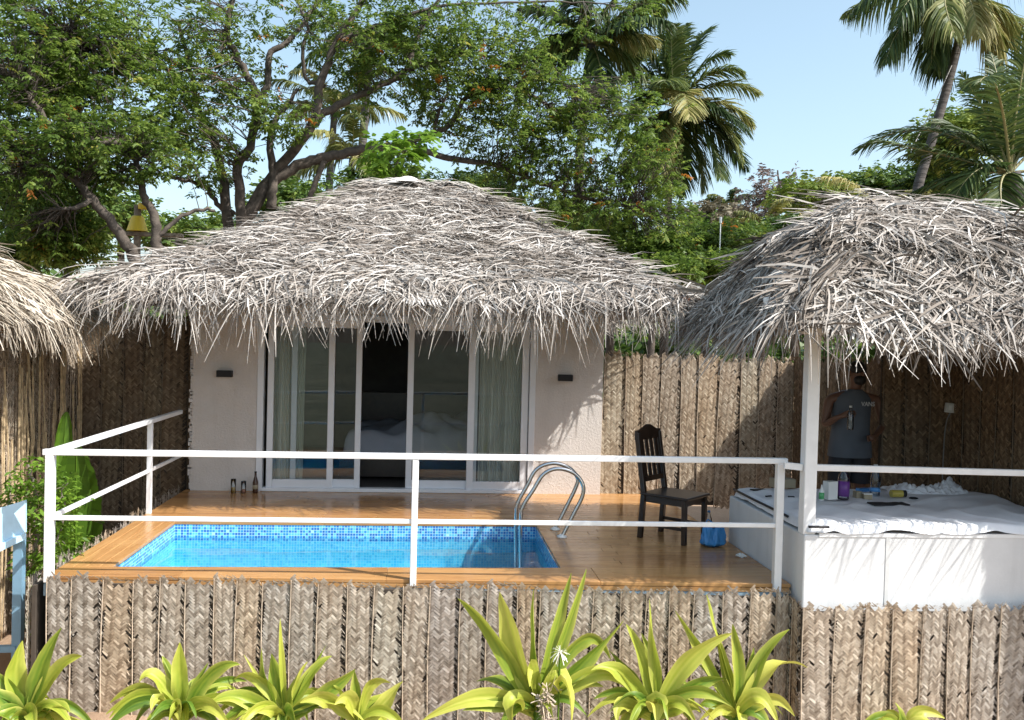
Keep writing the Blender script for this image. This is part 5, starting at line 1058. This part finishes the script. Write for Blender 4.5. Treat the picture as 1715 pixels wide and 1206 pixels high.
def strap_plant(label, base, leaves, Y=YPt, seed=0, extra=26, cat='plant'):
    rr = np.random.RandomState(seed); b = atY(base[0], 1206, Y); g = np.array([b[0], Y, -1.24]); root = empty('strap_leaf_plant', tuple(g), label, cat, 'yellow green strap leaved plants in front of the fence'); 
    stem = MB(); crown_ = atY(base[0], base[1], Y); stem.tube([(0, 0, -.05), (.01, 0, (crown_[2]+1.24)*.5), tuple(crown_-g)], [.045, .04, .03], 10); stem.build('stem', M['leaf_bright'], root, smooth=True)
    for (ctl, tip, wd, tn, dep) in leaves:
        mb = MB(); p0 = atY(base[0]+rr.uniform(-6, 6), base[1]+rr.uniform(-5, 15), Y)-g; strap(mb, p0, atY(ctl[0], ctl[1], Y+dep*.5)-g, atY(tip[0], tip[1], Y+dep)-g, wd*.52*Y/FP, tn, rr, rr.uniform(.3, 1)); mb.build('leaf', M['crinum'], root, smooth=True)
    for k in range(extra):
        a = rr.uniform(0, 2*math.pi); L = rr.uniform(.25, .45) if k < 12 else rr.uniform(.4, .6); h = np.array([math.cos(a), math.sin(a)*.7, 0]); p0 = crown_-g; mb = MB(); strap(mb, p0, p0+h*L*.5+np.array([0, 0, L*.55]), p0+h*L+np.array([0, 0, rr.uniform(-.25, .15)]), rr.uniform(.026, .046), rr.uniform(.05, .8), rr, rr.uniform(0, .8)); mb.build('leaf', M['crinum'], root, smooth=True)
    return root
strap_plant('strap leaved plant at the far left corner beside the blue frame', (48, 1205), [((55, 1130), (103, 1052), 26, .35, -.05), ((10, 1130), (37, 1073), 30, .6, .05), ((60, 1140), (68, 1090), 20, .25, .1), ((95, 1100), (137, 1100), 24, .6, -.1), ((20, 1150), (-20, 1125), 26, .3, 0), ((10, 1170), (-20, 1150), 26, .2, -.1), ((90, 1185), (150, 1212), 26, .7, -.2), ((100, 1170), (115, 1195), 26, .45, -.2), ((70, 1120), (85, 1085), 22, .3, .1), ((30, 1200), (-10, 1195), 26, .3, -.2)], seed=1)
strap_plant('strap leaved plant third from the left gap, with one upright blunt leaf', (305, 1200), [((300, 1130), (301, 1076), 26, .6, 0), ((255, 1095), (234, 1142), 22, .7, -.05), ((240, 1130), (182, 1202), 24, .6, -.1), ((285, 1130), (273, 1098), 18, .4, .1), ((350, 1105), (402, 1112), 24, .4, -.05), ((262, 1140), (254, 1190), 20, .75, -.2), ((340, 1170), (365, 1150), 24, .3, .05), ((250, 1150), (200, 1165), 22, .5, .1), ((330, 1150), (348, 1110), 18, .35, .1), ((300, 1160), (300, 1210), 26, .8, -.3)], seed=2)
strap_plant('bushy strap leaved plant with a slim pointed shoot, left of centre', (475, 1205), [((472, 1100), (470, 1036), 10, .7, 0), ((440, 1140), (438, 1085), 22, .45, 0), ((425, 1100), (392, 1138), 20, .75, 0), ((520, 1110), (556, 1100), 20, .5, .05), ((570, 1150), (594, 1120), 24, .4, 0), ((410, 1140), (352, 1180), 26, .55, -.1), ((420, 1165), (370, 1210), 26, .3, -.1), ((500, 1140), (514, 1108), 28, .7, -.05), ((460, 1140), (455, 1095), 24, .4, .05), ((500, 1150), (545, 1080), 20, .35, .1), ((445, 1150), (408, 1097), 8, .7, .1), ((470, 1180), (430, 1195), 22, .7, -.25)], seed=3)
strap_plant('small strap leaved plant with broad yellow leaves, just left of the big shadow', (600, 1208), [((645, 1175), (676, 1142), 24, .8, 0), ((610, 1120), (655, 1143), 22, .7, 0), ((595, 1160), (592, 1122), 18, .4, 0), ((575, 1160), (558, 1148), 22, .7, 0), ((560, 1145), (503, 1178), 28, .75, -.1), ((630, 1170), (650, 1160), 18, .6, .1), ((590, 1150), (560, 1180), 26, .8, -.2)], seed=4, extra=5)
strap_plant('largest strap leaved plant, tallest leaves reaching the deck edge, with spidery flower', (900, 1190), [((830, 1050), (767, 1002), 26, .5, 0), ((852, 1060), (836, 992), 34, .8, 0), ((893, 1070), (895, 985), 20, .45, .05), ((925, 1080), (956, 960), 24, .45, .1), ((950, 1060), (981, 953), 18, .45, .1), ((985, 1000), (1022, 1105), 24, .45, .05), ((975, 1110), (1045, 1040), 26, .35, 0), ((820, 1130), (705, 1208), 28, .75, -.1), ((840, 1130), (798, 1140), 24, .3, .1), ((880, 1060), (888, 1150), 30, .75, -.15), ((958, 1080), (958, 1215), 38, .75, -.25), ((845, 1150), (857, 1215), 34, .7, -.3), ((1010, 1075), (1062, 1165), 26, .65, -.05), ((960, 1130), (1010, 1150), 24, .4, 0), ((870, 1100), (860, 1050), 26, .35, .1), ((835, 1170), (775, 1190), 24, .3, -.1)], seed=5, extra=10)
strap_plant('strap leaved plant with a broad leaf pointing right, middle of the right trio', (1095, 1195), [((1098, 1080), (1087, 1003), 20, .6, 0), ((1078, 1090), (1050, 1045), 22, .6, .05), ((1145, 1090), (1226, 1060), 30, .75, -.05), ((1040, 1100), (990, 1122), 26, .65, -.1), ((1170, 1120), (1226, 1138), 22, .35, 0), ((1025, 1150), (1035, 1210), 24, .75, -.2), ((1150, 1150), (1190, 1135), 28, .15, .05), ((1110, 1120), (1075, 1060), 20, .4, .1), ((1100, 1150), (1100, 1212), 34, .8, -.3), ((1060, 1130), (1020, 1090), 22, .3, .1), ((1130, 1170), (1170, 1190), 24, .5, -.15)], seed=6)
strap_plant('strap leaved plant with a curled yellow leaf tip, rightmost of the right trio', (1235, 1200), [((1215, 1090), (1183, 996), 16, .6, .05), ((1185, 1100), (1130, 1024), 18, .6, .1), ((1265, 1090), (1321, 1053), 22, .5, 0), ((1285, 1080), (1352, 1120), 26, .95, -.05), ((1240, 1100), (1228, 1045), 22, .45, 0), ((1290, 1130), (1330, 1200), 22, .85, -.1), ((1270, 1130), (1305, 1212), 26, .8, -.2), ((1200, 1140), (1165, 1110), 20, .4, .1), ((1225, 1150), (1200, 1060), 20, .6, .05), ((1190, 1160), (1165, 1185), 18, .35, 0), ((1250, 1150), (1262, 1085), 20, .4, .1)], seed=7, extra=6)
strap_plant('low strap leaved plant alone in front of the right fence', (1515, 1222), [((1530, 1170), (1583, 1202), 22, .8, 0), ((1510, 1195), (1498, 1178), 16, .4, 0), ((1540, 1200), (1565, 1210), 18, .85, -.1)], seed=8, extra=3)
# spidery flower on the big plant, seed head
p = atY(938, 1092, 6.25); FL = empty('spider_flower', tuple(p-np.array([0, 0, .4])), 'white spidery flower head rising in the largest plant', 'flower')
mb = MB(); rr_ = np.random.RandomState(2); N = 40; d = rr_.normal(0, 1, (N, 3)); d /= np.linalg.norm(d, axis=1)[:, None]; t = np.linspace(0, 1, 4)[None, :, None]; P = np.array([0, 0, .4]) + d[:, None]*t*.075; P[..., 2] -= .03*t[..., 0]**2; mb.ribbons(P, np.cross(d, [0, 0, 1.])[:, None]*.0035*np.ones((1, 4, 1)), np.full(N, .5)); mb.build('petals', plain('petal', (.66, .64, .56), .6), FL)
mb = MB(); mb.tube([(0, .02, -.3), (0, 0, .4)], .008, 6); mb.build('stalk', M['leaf_bright'], FL)
p = atY(915, 1178, 6.2); SH = empty('seed_head', tuple(p-np.array([0, 0, .3])), 'brown dried seed head low in the largest plant', 'seed head')
mb = MB(); P = np.array([0, 0, .3]) + rr_.normal(0, 1, (160, 3))*np.array([.022, .02, .05]); d = rr_.normal(0, 1, (160, 3))*.02; mb.ribbons(np.stack([P, P+d, P+2*d], 1), np.full((160, 3, 3), .003), rr_.rand(160)); mb.build('dry_florets', M['rib'], SH); mb = MB(); mb.tube([(0, 0, -.3), (0, 0, .3)], .008, 6); mb.build('stalk', M['rib'], SH)

# ================================================================= left corner: banana plant, climber, blue frame
p = atY(125, 960, 9.4); BN = empty('banana_plant', (p[0], 9.4, -1.25), 'banana plant with broad torn leaves beside the left railing', 'plant'); bl = np.array(BN.location)
def bleaf(a, c, b, wd, tn):
    mb = MB(); rr = np.random.RandomState(int(a[0]+b[1])); K = 26; t = np.linspace(0, 1, K)[:, None]; p0, p1, p2 = [atY(*q)-bl for q in (a, c, b)]; S = (1-t)**2*p0+2*t*(1-t)*p1+t*t*p2; T = np.gradient(S, axis=0); T /= np.linalg.norm(T, axis=1)[:, None]; sd = np.cross(T, [.3, -1, .2]); sd /= np.linalg.norm(sd, axis=1)[:, None]; n2 = np.cross(sd, T)
    w = wd*np.sin(np.clip(t[:, 0]*.93+.06, 0, 1)*np.pi)**.55
    for sg in (-1, 1):
        for k in range(K-1):
            w0 = w[k]*rr.uniform(.9, 1.05); w1 = w[k+1]*rr.uniform(.9, 1.05); g = rr.uniform(0, .02)
            v = [S[k], S[k]+sd[k]*sg*w0*.6-n2[k]*w0*.08, S[k]+sd[k]*sg*w0+n2[k]*(w0*.35+g), S[k+1], S[k+1]+sd[k+1]*sg*w1*.6-n2[k+1]*w1*.08, S[k+1]+sd[k+1]*sg*w1+n2[k+1]*(w1*.35+g)]
            mb.raw(v, [(0, 1, 4, 3), (1, 2, 5, 4)], tn+rr.uniform(-.1, .1))
    mb.tube(S, np.linspace(.016, .004, K), 6, tone=.9); return mb.build('leaf', M['banana'], BN)
bleaf((125, 1010, 9.4), (128, 880, 9.4), (128, 745, 9.2), .26, .35); bleaf((120, 1010, 9.4), (100, 760, 9.5), (112, 690, 9.5), .10, .6); bleaf((120, 1000, 9.2), (85, 880, 9.1), (95, 800, 9.0), .07, .6)
bleaf((130, 1020, 9.3), (140, 960, 9.2), (150, 900, 9.2), .03, .8); bleaf((125, 1020, 9.3), (120, 960, 9.2), (118, 870, 9.2), .03, .9)
mb = MB(); p1 = atY(125, 1010, 9.4)-bl; mb.tube([(0, 0, -.1), (0, 0, p1[2]*.5), tuple(p1)], [.06, .05, .035], 10); mb.build('stem', M['bark_pale'], BN, smooth=True)
tree('climbing_shrub', 'thin stemmed leafy climber between the blue frame and the white corner post', 'shrub', [ell(60, 850, 50, 40, 7.9, .25, 80), ell(30, 830, 35, 30, 7.9, .2, 45), ell(65, 920, 32, 50, 7.9, .2, 95), ell(110, 850, 22, 50, 7.9, .2, 55), ell(60, 790, 30, 25, 7.9, .2, 35), ell(112, 930, 18, 50, 7.9, .2, 45), ell(55, 1040, 14, 30, 7.9, .1, 8)],
 [([(60, 1160, 7.9), (60, 1080, 7.9), (57, 980, 7.9), (60, 900, 7.9), (55, 820, 7.9), (50, 780, 7.9)], .03, .012), ([(57, 980, 7.9), (90, 920, 7.9), (105, 860, 7.9), (110, 800, 7.9)], .014, .006), ([(60, 900, 7.9), (40, 850, 7.9), (15, 830, 7.9)], .012, .005)], 'leaf_bright', bark='bark_pale', seed=70, size=.052, ntw=70, n_per=6, spread=.12, thr=-2, tw_r=.004, tone=(.45, .2))
YB = 7.5; BF = empty('timber_stand', (atY(32, 1100, YB)[0], YB, -1.3), 'pale blue painted timber frame with a solid top board at the left edge', 'frame'); bf = np.array(BF.location)
a = atY(-70, 872, YB-.4)-bf; b = atY(42, 838, YB)-bf; c = atY(42, 892, YB)-bf; d = atY(-70, 945, YB-.4)-bf
mb = MB(); off = np.array([0, .03, 0]); mb.raw([a, b, c, d, a+off, b+off, c+off, d+off], [(0,3,2,1),(4,5,6,7),(0,1,5,4),(1,2,6,5),(2,3,7,6),(3,0,4,7)]); mb.build('top_board', M['blue_paint'], BF)
mb = MB(); p1 = atY(32, 895, YB+.02)-bf; mb.beam((p1[0], .02, 0), (p1[0]+.005, .02, p1[2]), .07, .07); mb.build('post', M['blue_dark'], BF)
mb = MB(); q1 = atY(-60, 1088, YB)-bf; q2 = atY(28, 1086, YB)-bf; mb.beam((q1[0], .0, q1[2]), (q2[0], .0, q2[2]), .05, .05); mb.beam((a[0], .0, 0), (a[0], 0, a[2]), .06, .06); mb.build('lower_rail', M['blue_dark'], BF)
mb = MB(); mb.beam(d+np.array([0, -.02, -.02]), c+np.array([0, -.02, -.02]), .05, .05); mb.build('board_edge', M['blue_paint'], BF)
